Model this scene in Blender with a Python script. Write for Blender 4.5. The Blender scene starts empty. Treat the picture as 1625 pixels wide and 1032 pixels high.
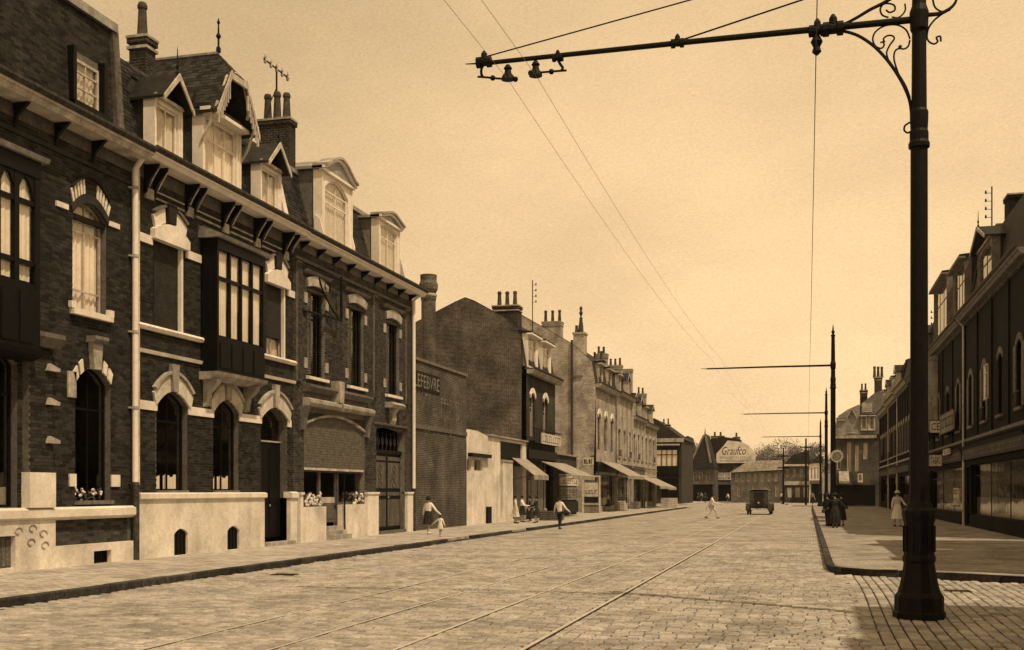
import bpy, bmesh, math, random
from math import radians, sin, cos, tan, atan, pi, sqrt
from mathutils import Vector, Matrix
random.seed(7)
S = bpy.context.scene
COL = S.collection

# ------------------------------------------------------------------ camera, sky, sun, exposure
F, VPX, HZ, CX, H = 1773.0, 1281.0, 779.0, 812.5, 1.85
TH = atan((VPX-CX)/F); CT, ST = cos(TH), sin(TH)
cam_d = bpy.data.cameras.new('camera'); cam = bpy.data.objects.new('camera', cam_d); COL.objects.link(cam)
cam.location = (0, 0, H); cam.rotation_euler = (radians(90), 0, TH)
cam_d.sensor_width = 36; cam_d.lens = 36*F/1625; cam_d.shift_y = (HZ-516)/1625; cam_d.clip_end = 3000
S.camera = cam
SUNV = Vector((1.0, -0.6, 2.0)).normalized()          # towards the sun: right of the street, a little behind
W = bpy.data.worlds.new('World'); S.world = W; W.use_nodes = True
nt = W.node_tree; nt.nodes.clear()
def nd(t, ty, **k):
    n = t.nodes.new(ty)
    for a, b in k.items():
        if a.startswith('i_'):
            n.inputs[a[2:].replace('_', ' ')].default_value = b
        else: setattr(n, a, b)
    return n
sky = nd(nt, 'ShaderNodeTexSky', sky_type='NISHITA', sun_disc=False)
sky.sun_elevation = math.asin(SUNV.z); sky.sun_rotation = math.atan2(SUNV.x, SUNV.y)
sky.dust_density = 1.0; sky.air_density = 1.0
bw = nd(nt, 'ShaderNodeRGBToBW'); nt.links.new(sky.outputs[0], bw.inputs[0])
CLX = 1.3
tc = nd(nt, 'ShaderNodeTexCoord')
mp = nd(nt, 'ShaderNodeMapping'); mp.inputs['Scale'].default_value = (1, 1, 2.2); mp.inputs['Location'].default_value = (CLX, .35, .2)
nt.links.new(tc.outputs['Generated'], mp.inputs[0])
cl = nd(nt, 'ShaderNodeTexNoise', i_Scale=1.7, i_Detail=6.0, i_Roughness=.52); nt.links.new(mp.outputs[0], cl.inputs['Vector'])
mr = nd(nt, 'ShaderNodeMapRange'); mr.inputs[1].default_value = .36; mr.inputs[2].default_value = .64
mr.inputs[3].default_value = .80; mr.inputs[4].default_value = 1.14
nt.links.new(cl.outputs['Fac'], mr.inputs[0])
gn = nd(nt, 'ShaderNodeTexNoise', i_Scale=420.0, i_Detail=2.0, i_Roughness=.6)
mg = nd(nt, 'ShaderNodeMapping'); mg.inputs['Scale'].default_value = (1, 1, 2.5)
nt.links.new(tc.outputs['Generated'], mg.inputs[0]); nt.links.new(mg.outputs[0], gn.inputs['Vector'])
gr = nd(nt, 'ShaderNodeMapRange'); gr.inputs[1].default_value = .25; gr.inputs[2].default_value = .75
gr.inputs[3].default_value = .89; gr.inputs[4].default_value = 1.10
nt.links.new(gn.outputs['Fac'], gr.inputs[0])
pw = nd(nt, 'ShaderNodeMath', operation='POWER'); pw.inputs[1].default_value = .34; nt.links.new(bw.outputs[0], pw.inputs[0])
m1 = nd(nt, 'ShaderNodeMath', operation='MULTIPLY'); nt.links.new(pw.outputs[0], m1.inputs[0]); nt.links.new(mr.outputs[0], m1.inputs[1])
m2 = nd(nt, 'ShaderNodeMath', operation='MULTIPLY'); nt.links.new(m1.outputs[0], m2.inputs[0]); nt.links.new(gr.outputs[0], m2.inputs[1])
sc = nd(nt, 'ShaderNodeVectorMath', operation='SCALE'); sc.inputs[0].default_value = (5.65, 3.92, 2.08)
nt.links.new(m2.outputs[0], sc.inputs['Scale'])
bg = nd(nt, 'ShaderNodeBackground'); bg.inputs['Strength'].default_value = .11
wo = nd(nt, 'ShaderNodeOutputWorld'); nt.links.new(sc.outputs[0], bg.inputs['Color']); nt.links.new(bg.outputs[0], wo.inputs[0])
sd = bpy.data.lights.new('sun', 'SUN'); sd.energy = 3.6; sd.angle = radians(.53); sd.color = (1, .79, .52)
sun = bpy.data.objects.new('sun', sd); COL.objects.link(sun)
sun.rotation_euler = SUNV.to_track_quat('Z', 'Y').to_euler(); sun.location = (20, -10, 40)
S.view_settings.view_transform = 'Standard'; S.view_settings.look = 'None'
S.view_settings.exposure = 0.0; S.view_settings.gamma = 1; S.view_settings.use_curve_mapping = False

# ------------------------------------------------------------------ where a picture measure lies on a known plane of the place
def onX(px, X): a = (px-CX)/F; return X*(CT+a*ST)/(a*CT-ST)
def onY(px, Y): a = (px-CX)/F; return Y*(a*CT-ST)/(CT+a*ST)
def Zat(py, X, Y): return H+(HZ-py)*(-X*ST+Y*CT)/F
def ground(px, py, z=0.0):
    d = F*(H-z)/(py-HZ); r = (px-CX)/F*d
    return Vector((r*CT-d*ST, r*ST+d*CT, z))
def depth(x, y): return -x*ST+y*CT
XL, XR, PV = -16.4, 7.6, .12
def L(px): return onX(px, XL)
def LV(px, py): return Zat(py, XL, onX(px, XL))
def frL(u, v, w): return (XL+w, u, v)
def frR(u, v, w): return (XR-w, u, v)
def frY(Y0): return lambda u, v, w: (u, Y0-w, v)

# ------------------------------------------------------------------ materials
MT = {}
def mat(name, l, warm=.5, rough=.85, noise=(3.0, .25), isl=0.0, bump=None, metal=0.0, brick=None, streak=0.0, spec=.10, stain=0.0):
    m = bpy.data.materials.new(name); m.use_nodes = True; t = m.node_tree; t.nodes.clear()
    base = (l, l*(1-.13*warm), l*(1-.30*warm), 1)
    out = nd(t, 'ShaderNodeOutputMaterial'); p = nd(t, 'ShaderNodeBsdfPrincipled', i_Roughness=rough, i_Metallic=metal)
    p.inputs['Specular IOR Level'].default_value = spec
    t.links.new(p.outputs[0], out.inputs[0])
    g = nd(t, 'ShaderNodeNewGeometry')
    pos = g.outputs['Position']
    cur = nd(t, 'ShaderNodeRGB'); cur.outputs[0].default_value = base; cur = cur.outputs[0]
    def mul(a, lo, hi, f, x0=.3, x1=.7):
        r = nd(t, 'ShaderNodeMapRange'); r.inputs[1].default_value = x0; r.inputs[2].default_value = x1
        r.inputs[3].default_value = lo; r.inputs[4].default_value = hi; t.links.new(f, r.inputs[0])
        v = nd(t, 'ShaderNodeVectorMath', operation='SCALE'); t.links.new(a, v.inputs[0]); t.links.new(r.outputs[0], v.inputs['Scale'])
        return v.outputs[0]
    h = None
    if brick:
        bl, bw_, bh, ml = brick           # joint lightness, brick width, height, joint size
        sx = nd(t, 'ShaderNodeSeparateXYZ'); t.links.new(pos, sx.inputs[0])
        ad = nd(t, 'ShaderNodeMath', operation='ADD'); t.links.new(sx.outputs[0], ad.inputs[0]); t.links.new(sx.outputs[1], ad.inputs[1])
        cb = nd(t, 'ShaderNodeCombineXYZ')
        if bl < 0:      # lies flat: setts and paving
            t.links.new(sx.outputs[0], cb.inputs[0]); t.links.new(sx.outputs[1], cb.inputs[1]); bl = -bl
        else:
            t.links.new(ad.outputs[0], cb.inputs[0]); t.links.new(sx.outputs[2], cb.inputs[1])
        b = nd(t, 'ShaderNodeTexBrick', i_Scale=1.0); b.inputs['Mortar Size'].default_value = ml; b.inputs['Mortar Smooth'].default_value = .3
        b.inputs['Brick Width'].default_value = bw_; b.inputs['Row Height'].default_value = bh
        b.inputs['Color1'].default_value = tuple(c*.72 for c in base[:3])+(1,); b.inputs['Color2'].default_value = tuple(c*1.25 for c in base[:3])+(1,)
        b.inputs['Mortar'].default_value = (bl, bl*.9, bl*.78, 1)
        t.links.new(cb.outputs[0], b.inputs['Vector']); cur = b.outputs['Color']
        iv = nd(t, 'ShaderNodeMath', operation='SUBTRACT'); iv.inputs[0].default_value = 1; t.links.new(b.outputs['Fac'], iv.inputs[1]); h = iv.outputs[0]
    if isl:
        oi = nd(t, 'ShaderNodeObjectInfo')
        a = nd(t, 'ShaderNodeMath', operation='ADD'); t.links.new(g.outputs['Random Per Island'], a.inputs[0]); t.links.new(oi.outputs['Random'], a.inputs[1])
        fr = nd(t, 'ShaderNodeMath', operation='FRACT'); t.links.new(a.outputs[0], fr.inputs[0])
        cur = mul(cur, 1-isl, 1+isl, fr.outputs[0], 0, 1)
    n = nd(t, 'ShaderNodeTexNoise', i_Scale=noise[0], i_Detail=7.0, i_Roughness=.65); t.links.new(pos, n.inputs['Vector'])
    cur = mul(cur, 1-noise[1], 1+noise[1], n.outputs['Fac'])
    n2 = nd(t, 'ShaderNodeTexNoise', i_Scale=16.0, i_Detail=4.0, i_Roughness=.9); t.links.new(pos, n2.inputs['Vector'])
    cur = mul(cur, 1-noise[1]*1.1, 1+noise[1]*1.1, n2.outputs['Fac'])
    n5 = nd(t, 'ShaderNodeTexNoise', i_Scale=7.0, i_Detail=3.0, i_Roughness=.9); t.links.new(pos, n5.inputs['Vector'])
    cur = mul(cur, 1-noise[1]*.9, 1+noise[1]*.9, n5.outputs['Fac'])
    if stain:
        n4 = nd(t, 'ShaderNodeTexNoise', i_Scale=.55, i_Detail=6.0, i_Roughness=.6); t.links.new(pos, n4.inputs['Vector'])
        cur = mul(cur, 1-stain, 1+stain*.35, n4.outputs['Fac'], .36, .56)
    if streak:
        mpp = nd(t, 'ShaderNodeMapping'); mpp.inputs['Scale'].default_value = (2.2, 2.2, .5); t.links.new(pos, mpp.inputs[0])
        n3 = nd(t, 'ShaderNodeTexNoise', i_Scale=1.0, i_Detail=4.0); t.links.new(mpp.outputs[0], n3.inputs['Vector'])
        cur = mul(cur, 1-streak, 1+streak*.3, n3.outputs['Fac'], .38, .6)
    t.links.new(cur, p.inputs['Base Color'])
    if bump:
        nb = nd(t, 'ShaderNodeTexNoise', i_Scale=bump[0], i_Detail=5.0, i_Roughness=.6); t.links.new(pos, nb.inputs['Vector'])
        hh = nb.outputs['Fac']
        if h is not None:
            ma = nd(t, 'ShaderNodeMath', operation='MULTIPLY_ADD'); ma.inputs[1].default_value = .5; t.links.new(hh, ma.inputs[0]); t.links.new(h, ma.inputs[2]); hh = ma.outputs[0]
        bp = nd(t, 'ShaderNodeBump', i_Strength=bump[1]); bp.inputs['Distance'].default_value = .02
        t.links.new(hh, bp.inputs['Height']); t.links.new(bp.outputs[0], p.inputs['Normal'])
    MT[name] = m
    return m
mat('brick_dark', .030, .4, isl=.5, noise=(1.6, .24), bump=(40, .35), stain=.14, streak=.15)
mat('brick_mid', .052, .4, isl=.45, noise=(1.6, .26), bump=(40, .35), stain=.14, streak=.15)
mat('mortar_dark', .115, .6, noise=(2, .3), bump=(60, .3))
mat('mortar_mid', .17, .6, noise=(2, .3), bump=(60, .3))
mat('brick_far', .030, .4, brick=(.085, .24, .08, .012), noise=(.8, .45), bump=(30, .4), stain=.2)
mat('brick_hazy', .115, .6, brick=(.15, .24, .08, .012), noise=(.8, .35), bump=(30, .4), stain=.2)  # paler brick for the far end, distance haze put into its colour
mat('brick_gable', .050, .6, brick=(.16, .24, .08, .014), noise=(.8, .45), bump=(30, .4), stain=.22)
mat('brick_light', .30, .6, brick=(.42, .24, .08, .014), noise=(.9, .35), bump=(30, .4), stain=.25, streak=.15)
mat('brick_shaded', .008, .2, brick=(.012, .24, .08, .010), noise=(.6, .4), bump=(30, .4), stain=.35)  # near-black brick, the shade on the right row put into its colour
mat('stone', .72, .6, noise=(2.5, .12), bump=(30, .35), streak=.06, stain=.12)
mat('stone_mid', .52, .6, noise=(2.5, .2), bump=(30, .35), streak=.12, stain=.2)
mat('curtain_b', .68, .6, noise=(4, .12))
mat('stone_dirty', .36, .6, noise=(2.5, .25), bump=(30, .35), streak=.3)
mat('stone_grey', .15, .5, noise=(2.5, .3), bump=(25, .4), isl=.2)
mat('render_white', .68, .6, noise=(1.2, .15), bump=(25, .5), streak=.10, stain=.24)
mat('slate', .028, .2, rough=.55, isl=.55, noise=(3, .35), bump=(25, .3))
mat('slate_far', .028, .3, rough=.7, brick=(.03, .3, .16, .012), noise=(.7, .35), bump=(20, .3))
mat('roof_pale', .40, .6, brick=(.26, .3, .25, .02), noise=(.7, .25), bump=(20, .4))
mat('zinc', .30, .3, rough=.5, metal=.3, noise=(3, .25), streak=.25)
mat('paint_white', .78, .6, rough=.5, noise=(6, .08), streak=.08)
mat('paint_cream', .48, .7, rough=.6, noise=(4, .2), streak=.25)
mat('wood_dark', .006, .2, rough=.45, noise=(8, .3), bump=(30, .15))
mat('wood_mid', .11, .7, rough=.6, noise=(8, .3), bump=(30, .2), streak=.3)
mat('shutter_dark', .035, .5, rough=.6, noise=(5, .3))
mat('blind', .13, .7, noise=(9, .35), bump=(60, .4))
mat('iron', .004, .3, rough=.55, noise=(12, .5), bump=(45, .35), spec=.16)
mat('iron_worn', .05, .5, rough=.6, noise=(9, .5), bump=(50, .4))
mat('curtain', .92, .55, noise=(4, .07))
mat('room_shade', .006, .5)  # near-black, the darkness of unlit rooms put into the colour
mat('canvas', .32, .7, noise=(3, .2), streak=.25)
mat('board_light', .55, .7, noise=(6, .25), streak=.2)
mat('board_mid', .22, .7, noise=(8, .35), streak=.3)
mat('ink', .02, .3)
mat('paint_faded', .15, .7, noise=(9, .5), streak=.4)
mat('clay', .07, .9, noise=(6, .4), streak=.3)
mat('sett', .335, .5, rough=.75, isl=.24, noise=(1.6, .24), bump=(40, 1.0), stain=.22)
mat('sett_bed', .028, .6, noise=(5, .4), bump=(40, .5))
mat('road_setts', .34, .55, brick=(-.17, .21, .14, .012), noise=(.8, .30), bump=(40, .5), stain=.25)
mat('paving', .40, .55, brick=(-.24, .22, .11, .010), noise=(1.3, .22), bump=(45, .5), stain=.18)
mat('paving_shaded', .29, .55, brick=(-.20, .22, .11, .010), noise=(1.0, .28), bump=(45, .5), stain=.28)  # darker copy of the paving, pavement shade deepened in the colour
mat('kerb', .30, .5, isl=.25, noise=(4, .3), bump=(30, .5))
mat('kerb_dark', .045, .4, isl=.4, noise=(4, .4), bump=(30, .5))
mat('kerb_old', .30, .5, isl=.25, noise=(4, .3), bump=(30, .5))
mat('earth', .22, .6, noise=(.2, .4), bump=(3, .4))
mat('rail', .50, .5, rough=.45, metal=.2, noise=(4, .15))
mat('groove', .07, .5)
mat('leaf', .12, .5, isl=.5, noise=(.5, .4))
mat('bark', .06, .6, bump=(20, .5))
mat('skin', .42, .9, noise=(8, .06))
mat('cloth_white', .78, .5, noise=(6, .06), bump=(25, .2))
mat('cloth_cream', .60, .6, noise=(6, .1), bump=(25, .2))
mat('cloth_grey', .26, .5, noise=(8, .15), bump=(25, .2))
mat('cloth_dark', .03, .4, noise=(8, .3), bump=(25, .2))
mat('hair', .02, .6, noise=(30, .3))
mat('leather', .02, .5, rough=.4)
mat('car_paint', .02, .4, rough=.22, spec=.6, noise=(6, .2))
mat('rubber', .025, .3, rough=.8)
mat('chrome', .5, .3, rough=.2, metal=.9)
mat('flowers', .7, .5, isl=.3, noise=(20, .3))
def glassmat():
    m = bpy.data.materials.new('glass'); m.use_nodes = True; t = m.node_tree; t.nodes.clear()
    out = nd(t, 'ShaderNodeOutputMaterial'); tr = nd(t, 'ShaderNodeBsdfTransparent'); gl = nd(t, 'ShaderNodeBsdfGlossy', i_Roughness=.06)
    tr.inputs[0].default_value = (.97, .96, .94, 1); gl.inputs[0].default_value = (.8, .78, .72, 1)
    lw = nd(t, 'ShaderNodeLayerWeight', i_Blend=.5); mx = nd(t, 'ShaderNodeMixShader')
    pq = nd(t, 'ShaderNodeMath', operation='POWER'); pq.inputs[1].default_value = 4.0; t.links.new(lw.outputs['Facing'], pq.inputs[0])
    fr = nd(t, 'ShaderNodeMath', operation='MULTIPLY_ADD'); fr.inputs[1].default_value = .7; fr.inputs[2].default_value = .03; t.links.new(pq.outputs[0], fr.inputs[0])
    n = nd(t, 'ShaderNodeTexNoise', i_Scale=1.7, i_Detail=1.0); b = nd(t, 'ShaderNodeBump', i_Strength=.25); b.inputs['Distance'].default_value = .02
    g = nd(t, 'ShaderNodeNewGeometry'); t.links.new(g.outputs['Position'], n.inputs['Vector'])
    t.links.new(n.outputs['Fac'], b.inputs['Height']); t.links.new(b.outputs[0], gl.inputs['Normal'])
    t.links.new(fr.outputs[0], mx.inputs[0]); t.links.new(tr.outputs[0], mx.inputs[1]); t.links.new(gl.outputs[0], mx.inputs[2]); t.links.new(mx.outputs[0], out.inputs[0])
    MT['glass'] = m
glassmat()

# ------------------------------------------------------------------ objects
ORG = {}
def tag(o, label=None, cat=None, group=None, kind=None):
    for k, v in (('label', label), ('category', cat), ('group', group), ('kind', kind)):
        if v: o[k] = v
    return o
def thing(name, loc, label, cat, group=None, rz=0.0):
    e = bpy.data.objects.new(name, None); COL.objects.link(e); e.location = loc; e.rotation_euler[2] = rz
    e.empty_display_size = .3; ORG[e.name] = Vector(loc) if rz == 0 else Vector((0, 0, 0))
    tag(e, label, cat, group); return e
class MB:
    def __init__(s): s.v = []; s.f = []
    def add(s, vs, fs):
        n = len(s.v); s.v += [tuple(p) for p in vs]; s.f += [tuple(i+n for i in f) for f in fs]
    def box(s, fr, u0, u1, v0, v1, w0, w1, back=True):
        P = [fr(u, v, w) for w in (w0, w1) for v in (v0, v1) for u in (u0, u1)]
        f = [(4, 5, 7, 6), (0, 4, 6, 2), (1, 3, 7, 5), (2, 6, 7, 3), (0, 1, 5, 4)]
        if back: f.append((0, 2, 3, 1))
        s.add(P, f)
    def cube(s, x0, x1, y0, y1, z0, z1): s.box(lambda u, v, w: (u, w, v), x0, x1, z0, z1, y0, y1)
    def prism(s, fr, pts, w0, w1):
        n = len(pts); P = [fr(u, v, w) for w in (w0, w1) for u, v in pts]
        s.add(P, [tuple(range(n-1, -1, -1)), tuple(range(n, 2*n))]+[(i, (i+1) % n, n+(i+1) % n, n+i) for i in range(n)])
    def extr(s, fr, prof, u0, u1):          # (w, v) outline carried along the street
        s.prism(lambda a, b, c: fr(c, b, a), prof, u0, u1)
    def quad(s, a, b, c, d): s.add([a, b, c, d], [(0, 1, 2, 3)])
    def tube(s, pts, r, n=8, cap=True, r1=None):
        pts = [Vector(p) for p in pts]; m = len(pts); rs = [r]*m if r1 is None else [r+(r1-r)*i/(m-1) for i in range(m)]
        if isinstance(r, (list, tuple)): rs = list(r)
        base = len(s.v); prev = None
        for i, p in enumerate(pts):
            t = (pts[min(i+1, m-1)]-pts[max(i-1, 0)]).normalized()
            a = prev if prev is not None else (Vector((0, 0, 1)) if abs(t.z) < .9 else Vector((1, 0, 0)))
            a = (a-t*a.dot(t)).normalized(); b = t.cross(a); prev = a
            for k in range(n):
                th = 2*pi*k/n; s.v.append(tuple(p+(a*cos(th)+b*sin(th))*rs[i]))
        for i in range(m-1):
            for k in range(n):
                s.f.append((base+i*n+k, base+i*n+(k+1) % n, base+(i+1)*n+(k+1) % n, base+(i+1)*n+k))
        if cap: s.f.append(tuple(base+k for k in range(n-1, -1, -1))); s.f.append(tuple(base+(m-1)*n+k for k in range(n)))
    def lathe(s, c, prof, n=16, flute=0.0, sx=1.0, sy=1.0, rot=0.0):   # prof: (r, z)
        b = len(s.v); m = len(prof)
        for r, z in prof:
            for k in range(n):
                th = 2*pi*k/n+rot; q = r*(1-flute*(k % 2)); s.v.append((c[0]+q*cos(th)*sx, c[1]+q*sin(th)*sy, c[2]+z))
        for i in range(m-1):
            for k in range(n): s.f.append((b+i*n+k, b+i*n+(k+1) % n, b+(i+1)*n+(k+1) % n, b+(i+1)*n+k))
        s.f.append(tuple(b+k for k in range(n-1, -1, -1))); s.f.append(tuple(b+(m-1)*n+k for k in range(n)))
    def ball(s, c, r, n=10, m=6, sx=1, sy=1, sz=1):
        s.lathe(c, [(r*sin(pi*(i+.15)/(m+.3)), -r*cos(pi*(i+.15)/(m+.3))*sz) for i in range(m+1)], n, 0, sx, sy)
    def build(s, name, m, parent=None, kind=None, smooth=False, at=None):
        if at is not None: o0 = Vector(at)
        else: o0 = ORG.get(parent.name, Vector((0, 0, 0))) if parent else Vector((0, 0, 0))
        me = bpy.data.meshes.new(name); me.from_pydata([(a-o0.x, b-o0.y, c-o0.z) for a, b, c in s.v], [], s.f)
        if smooth: me.polygons.foreach_set('use_smooth', [True]*len(me.polygons))
        me.materials.append(MT[m] if isinstance(m, str) else m)
        o = bpy.data.objects.new(name, me); COL.objects.link(o)
        if parent: o.parent = parent
        else: o.location = o0
        ORG[o.name] = o0
        if kind: o['kind'] = kind
        return o
def frame_yaw(ang, c):       # a local frame: u right, v up, w towards the front
    ca, sa = cos(ang), sin(ang)
    return lambda u, v, w: (c[0]+u*ca-w*sa*-1*-1, c[1]+u*sa-w*ca, c[2]+v) if False else (c[0]+u*ca+w*sa, c[1]+u*sa-w*ca, c[2]+v)

class Op:
    def __init__(s, u0, u1, v0, vs, rise=0.0): s.u0, s.u1, s.v0, s.vs, s.rise = u0, u1, v0, vs, rise
    def top(s, u, off=0.0):
        t = max(-1, min(1, (u-(s.u0+s.u1)/2)/((s.u1-s.u0)/2+off))); return s.vs+s.rise*(1-t*t)
def OL(px0, px1, pyt, pyb, rise=0.0): return Op(L(px0), L(px1), LV(px0, pyb), LV(px0, pyt), rise)
def wall(mb, fr, u0, u1, vb, vt, holes, wo, wi, ts=()):
    tf = vt if callable(vt) else (lambda u: vt)
    br = {u0, u1} | set(t for t in ts if u0 < t < u1)
    for h in holes:
        n = 8 if h.rise else 1
        br |= set(h.u0+(h.u1-h.u0)*i/n for i in range(n+1))
    br = sorted(b for b in br if u0-1e-6 <= b <= u1+1e-6)
    Q = lambda a, b, a0, b0, a1, b1, w: mb.quad(fr(a, a0, w), fr(b, b0, w), fr(b, b1, w), fr(a, a1, w))
    for a, b in zip(br, br[1:]):
        if b-a < 1e-5: continue
        mid = (a+b)/2; ca = cb = vb
        for h in sorted([h for h in holes if h.u0 < mid < h.u1], key=lambda h: h.v0):
            if h.v0 > ca+1e-4: Q(a, b, ca, cb, h.v0, h.v0, wo); Q(a, b, ca, cb, h.v0, h.v0, wi)
            ca, cb = h.top(a), h.top(b)
            mb.quad(fr(a, ca, wo), fr(b, cb, wo), fr(b, cb, wi), fr(a, ca, wi))
        Q(a, b, ca, cb, tf(a), tf(b), wo); Q(a, b, ca, cb, tf(a), tf(b), wi)
    for h in holes:
        mb.quad(fr(h.u0, h.v0, wo), fr(h.u1, h.v0, wo), fr(h.u1, h.v0, wi), fr(h.u0, h.v0, wi))
        for u in (h.u0, h.u1): mb.quad(fr(u, h.v0, wo), fr(u, h.vs, wo), fr(u, h.vs, wi), fr(u, h.v0, wi))
def bricks(mb, fr, u0, u1, v0, v1, holes, pu=.235, pv=.076, g=.010, w=0.0, proud=.010, each=None):
    nrow = int((v1-v0)/pv)
    for r in range(nrow):
        va = v0+r*pv; vm = va+pv/2; iv = [(u0, u1)]
        for h in holes:
            if not (h.v0-pv*.3 < vm < h.vs+h.rise): continue
            a, b = h.u0, h.u1
            if vm > h.vs:
                q = sqrt(max(0, 1-(vm-h.vs)/h.rise)) if h.rise else 0; c = (a+b)/2; hw = (b-a)/2*q; a, b = c-hw, c+hw
                if hw < .02: continue
            nv = []
            for x, y in iv:
                if b <= x or a >= y: nv.append((x, y))
                else:
                    if a > x: nv.append((x, a))
                    if b < y: nv.append((b, y))
            iv = nv
        off = pu/2 if r % 2 else 0
        for x, y in iv:
            k = math.floor((x-off)/pu); c = x
            while c < y-1e-6:
                nx = min(y, (k+1)*pu+off); k += 1
                if nx-c > .05:
                    pr = w+proud*random.uniform(.35, 1.2)
                    if each: each(c+g/2, nx-g/2, va+g/2, va+pv-g/2, w, pr)
                    else: mb.box(fr, c+g/2, nx-g/2, va+g/2, va+pv-g/2, w-.004, pr, back=False)
                c = nx
def voussoir(mb, fr, o, t0, t1, h, w0, w1, spread=.12, n=4, lift=0.0):
    c, hw = (o.u0+o.u1)/2, (o.u1-o.u0)/2; lo, hi = [], []
    for i in range(n+1):
        t = t0+(t1-t0)*i/n; u = c+t*hw; v = o.vs+o.rise*(1-t*t)+lift
        lo.append((u, v)); hi.append((c+t*(hw+spread*h*2), v+h*(1-.18*t*t)))
    mb.prism(fr, lo+hi[::-1], w0, w1)
def window(par, fr, o, rec=.14, cols=2, rows=(.74,), bar=.055, fm='paint_white', curtain=None, flat=False, curt_h=1.0, glass=True, bars=None, thin=.03, closed=False):
    """frame + one pane per light; the pieces hang under the window, or straight under the part when flat"""
    mb = MB(); tot = o.vs+o.rise*.5-o.v0
    a, b = o.u0+bar*.4, o.u1-bar*.4; top = lambda u: o.top(u)-.0
    for x in (a, b-bar): mb.box(fr, x, x+bar, o.v0, o.vs, -rec-.06, -rec)
    mb.box(fr, a+bar, b-bar, o.v0, o.v0+bar, -rec-.06, -rec)
    n = 8 if o.rise else 1
    for i in range(n):
        x, y = a+(b-a)*i/n, a+(b-a)*(i+1)/n
        mb.prism(fr, [(x, top(x)-bar), (y, top(y)-bar), (y, top(y)), (x, top(x))], -rec-.058, -rec-.002)
    us = [a+bar+(b-a-2*bar)*i/cols for i in range(cols+1)]
    for x in us[1:-1]: mb.box(fr, x-thin/2, x+thin/2, o.v0+bar, top(x)-bar, -rec-.05, -rec-.008)
    vs = [o.v0+bar]+[o.v0+tot*r for r in rows]
    for v in vs[1:]: mb.box(fr, a+bar, b-bar, v-thin*.7, v+thin*.7, -rec-.045, -rec-.004)
    fo = mb.build('window_frame' if flat else 'window', fm, par); host = par if flat else fo
    if glass:
        for i in range(cols):
            for j, v in enumerate(vs):
                x, y = us[i], us[i+1]; g = MB()
                if j < len(vs)-1: g.box(fr, x, y, v, vs[j+1], -rec-.030, -rec-.024)
                else: g.prism(fr, [(x, v), (y, v), (y, top(y)-bar), ((x+y)/2, top((x+y)/2)-bar), (x, top(x)-bar)], -rec-.030, -rec-.024)
                g.build('pane', 'glass', host)
    if curtain:
        c = MB(); vt = o.vs+o.rise*.9; vb = o.v0+.02; vt = vb+(vt-vb)*curt_h if curt_h > 0 else vt
        if curt_h < 0: vb = vt+(vt-vb)*curt_h
        N = max(10, int((b-a)*22)); ph = random.random()*6
        for i in range(N):
            x, y = a+(b-a)*i/N, a+(b-a)*(i+1)/N
            f = lambda q: -rec-.11+.022*sin(q*38+ph)+.012*sin(q*71)
            tv = lambda q: min(vt, top(q))
            c.quad(fr(x, vb, f(x)), fr(y, vb, f(y)), fr(y, tv(y), f(y)), fr(x, tv(x), f(x)))
        c.build('curtain', curtain if curtain != 'curtain' or random.random() < .65 else 'curtain_b', host)
    return fo
def shutter(par, fr, o, rec=.10, m='shutter_dark', vbot=None, slat=.06):
    mb = MB(); v = vbot if vbot is not None else o.v0
    while v < o.vs+o.rise-.02:
        q = 0
        if v > o.vs: q = (1-sqrt(max(0, 1-(v-o.vs)/o.rise)))*(o.u1-o.u0)/2
        mb.box(fr, o.u0+.01+q, o.u1-.01-q, v, v+slat*.86, -rec-.02-random.random()*.004, -rec); v += slat
    mb.box(fr, o.u0+.01, o.u1-.01, (vbot or o.v0), o.vs, -rec-.05, -rec-.03)
    return mb.build('roller_shutter', m, par, kind='stuff')
def sheet(mb, fr, u0, u1, prof, holes=()):     # thin roof sheets along a (w, v) profile
    for (w0, v0), (w1, v1) in zip(prof, prof[1:]):
        mb.extr(fr, [(w0, v0), (w1, v1), (w1, v1-.06), (w0, v0-.06)], u0, u1)
def slates(mb, fr, u0, u1, a, b, holes=(), pu=.22, pv=.115):
    (w0, v0), (w1, v1) = a, b; Ln = sqrt((w1-w0)**2+(v1-v0)**2); n = int(Ln/pv); nw, nv_ = (v1-v0)/Ln, -(w1-w0)/Ln
    for r in range(n):
        t0, t1 = r*pv/Ln, min(1, (r+1.25)*pv/Ln); u = u0+(pu/2 if r % 2 else 0)
        while u < u1-.05:
            e = min(u+pu-.006, u1); vm = v0+(v1-v0)*t0; cu = (u+e)/2
            if not any(h.u0 < cu < h.u1 and h.v0 < vm < h.top(cu) for h in holes):
                th = .014+random.random()*.010; j = random.uniform(-.006, .006)
                P = lambda t, o_: (w0+(w1-w0)*t+nw*o_, v0+(v1-v0)*t+nv_*o_+j)
                q = [P(t0, th), P(t1, .006), P(t0, .001)]
                mb.add([fr(u, q[0][1], q[0][0]), fr(e, q[0][1], q[0][0]), fr(e, q[1][1], q[1][0]), fr(u, q[1][1], q[1][0]), fr(u, q[2][1], q[2][0]), fr(e, q[2][1], q[2][0])], [(0, 1, 2, 3), (4, 5, 1, 0)])
            u += pu
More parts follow.
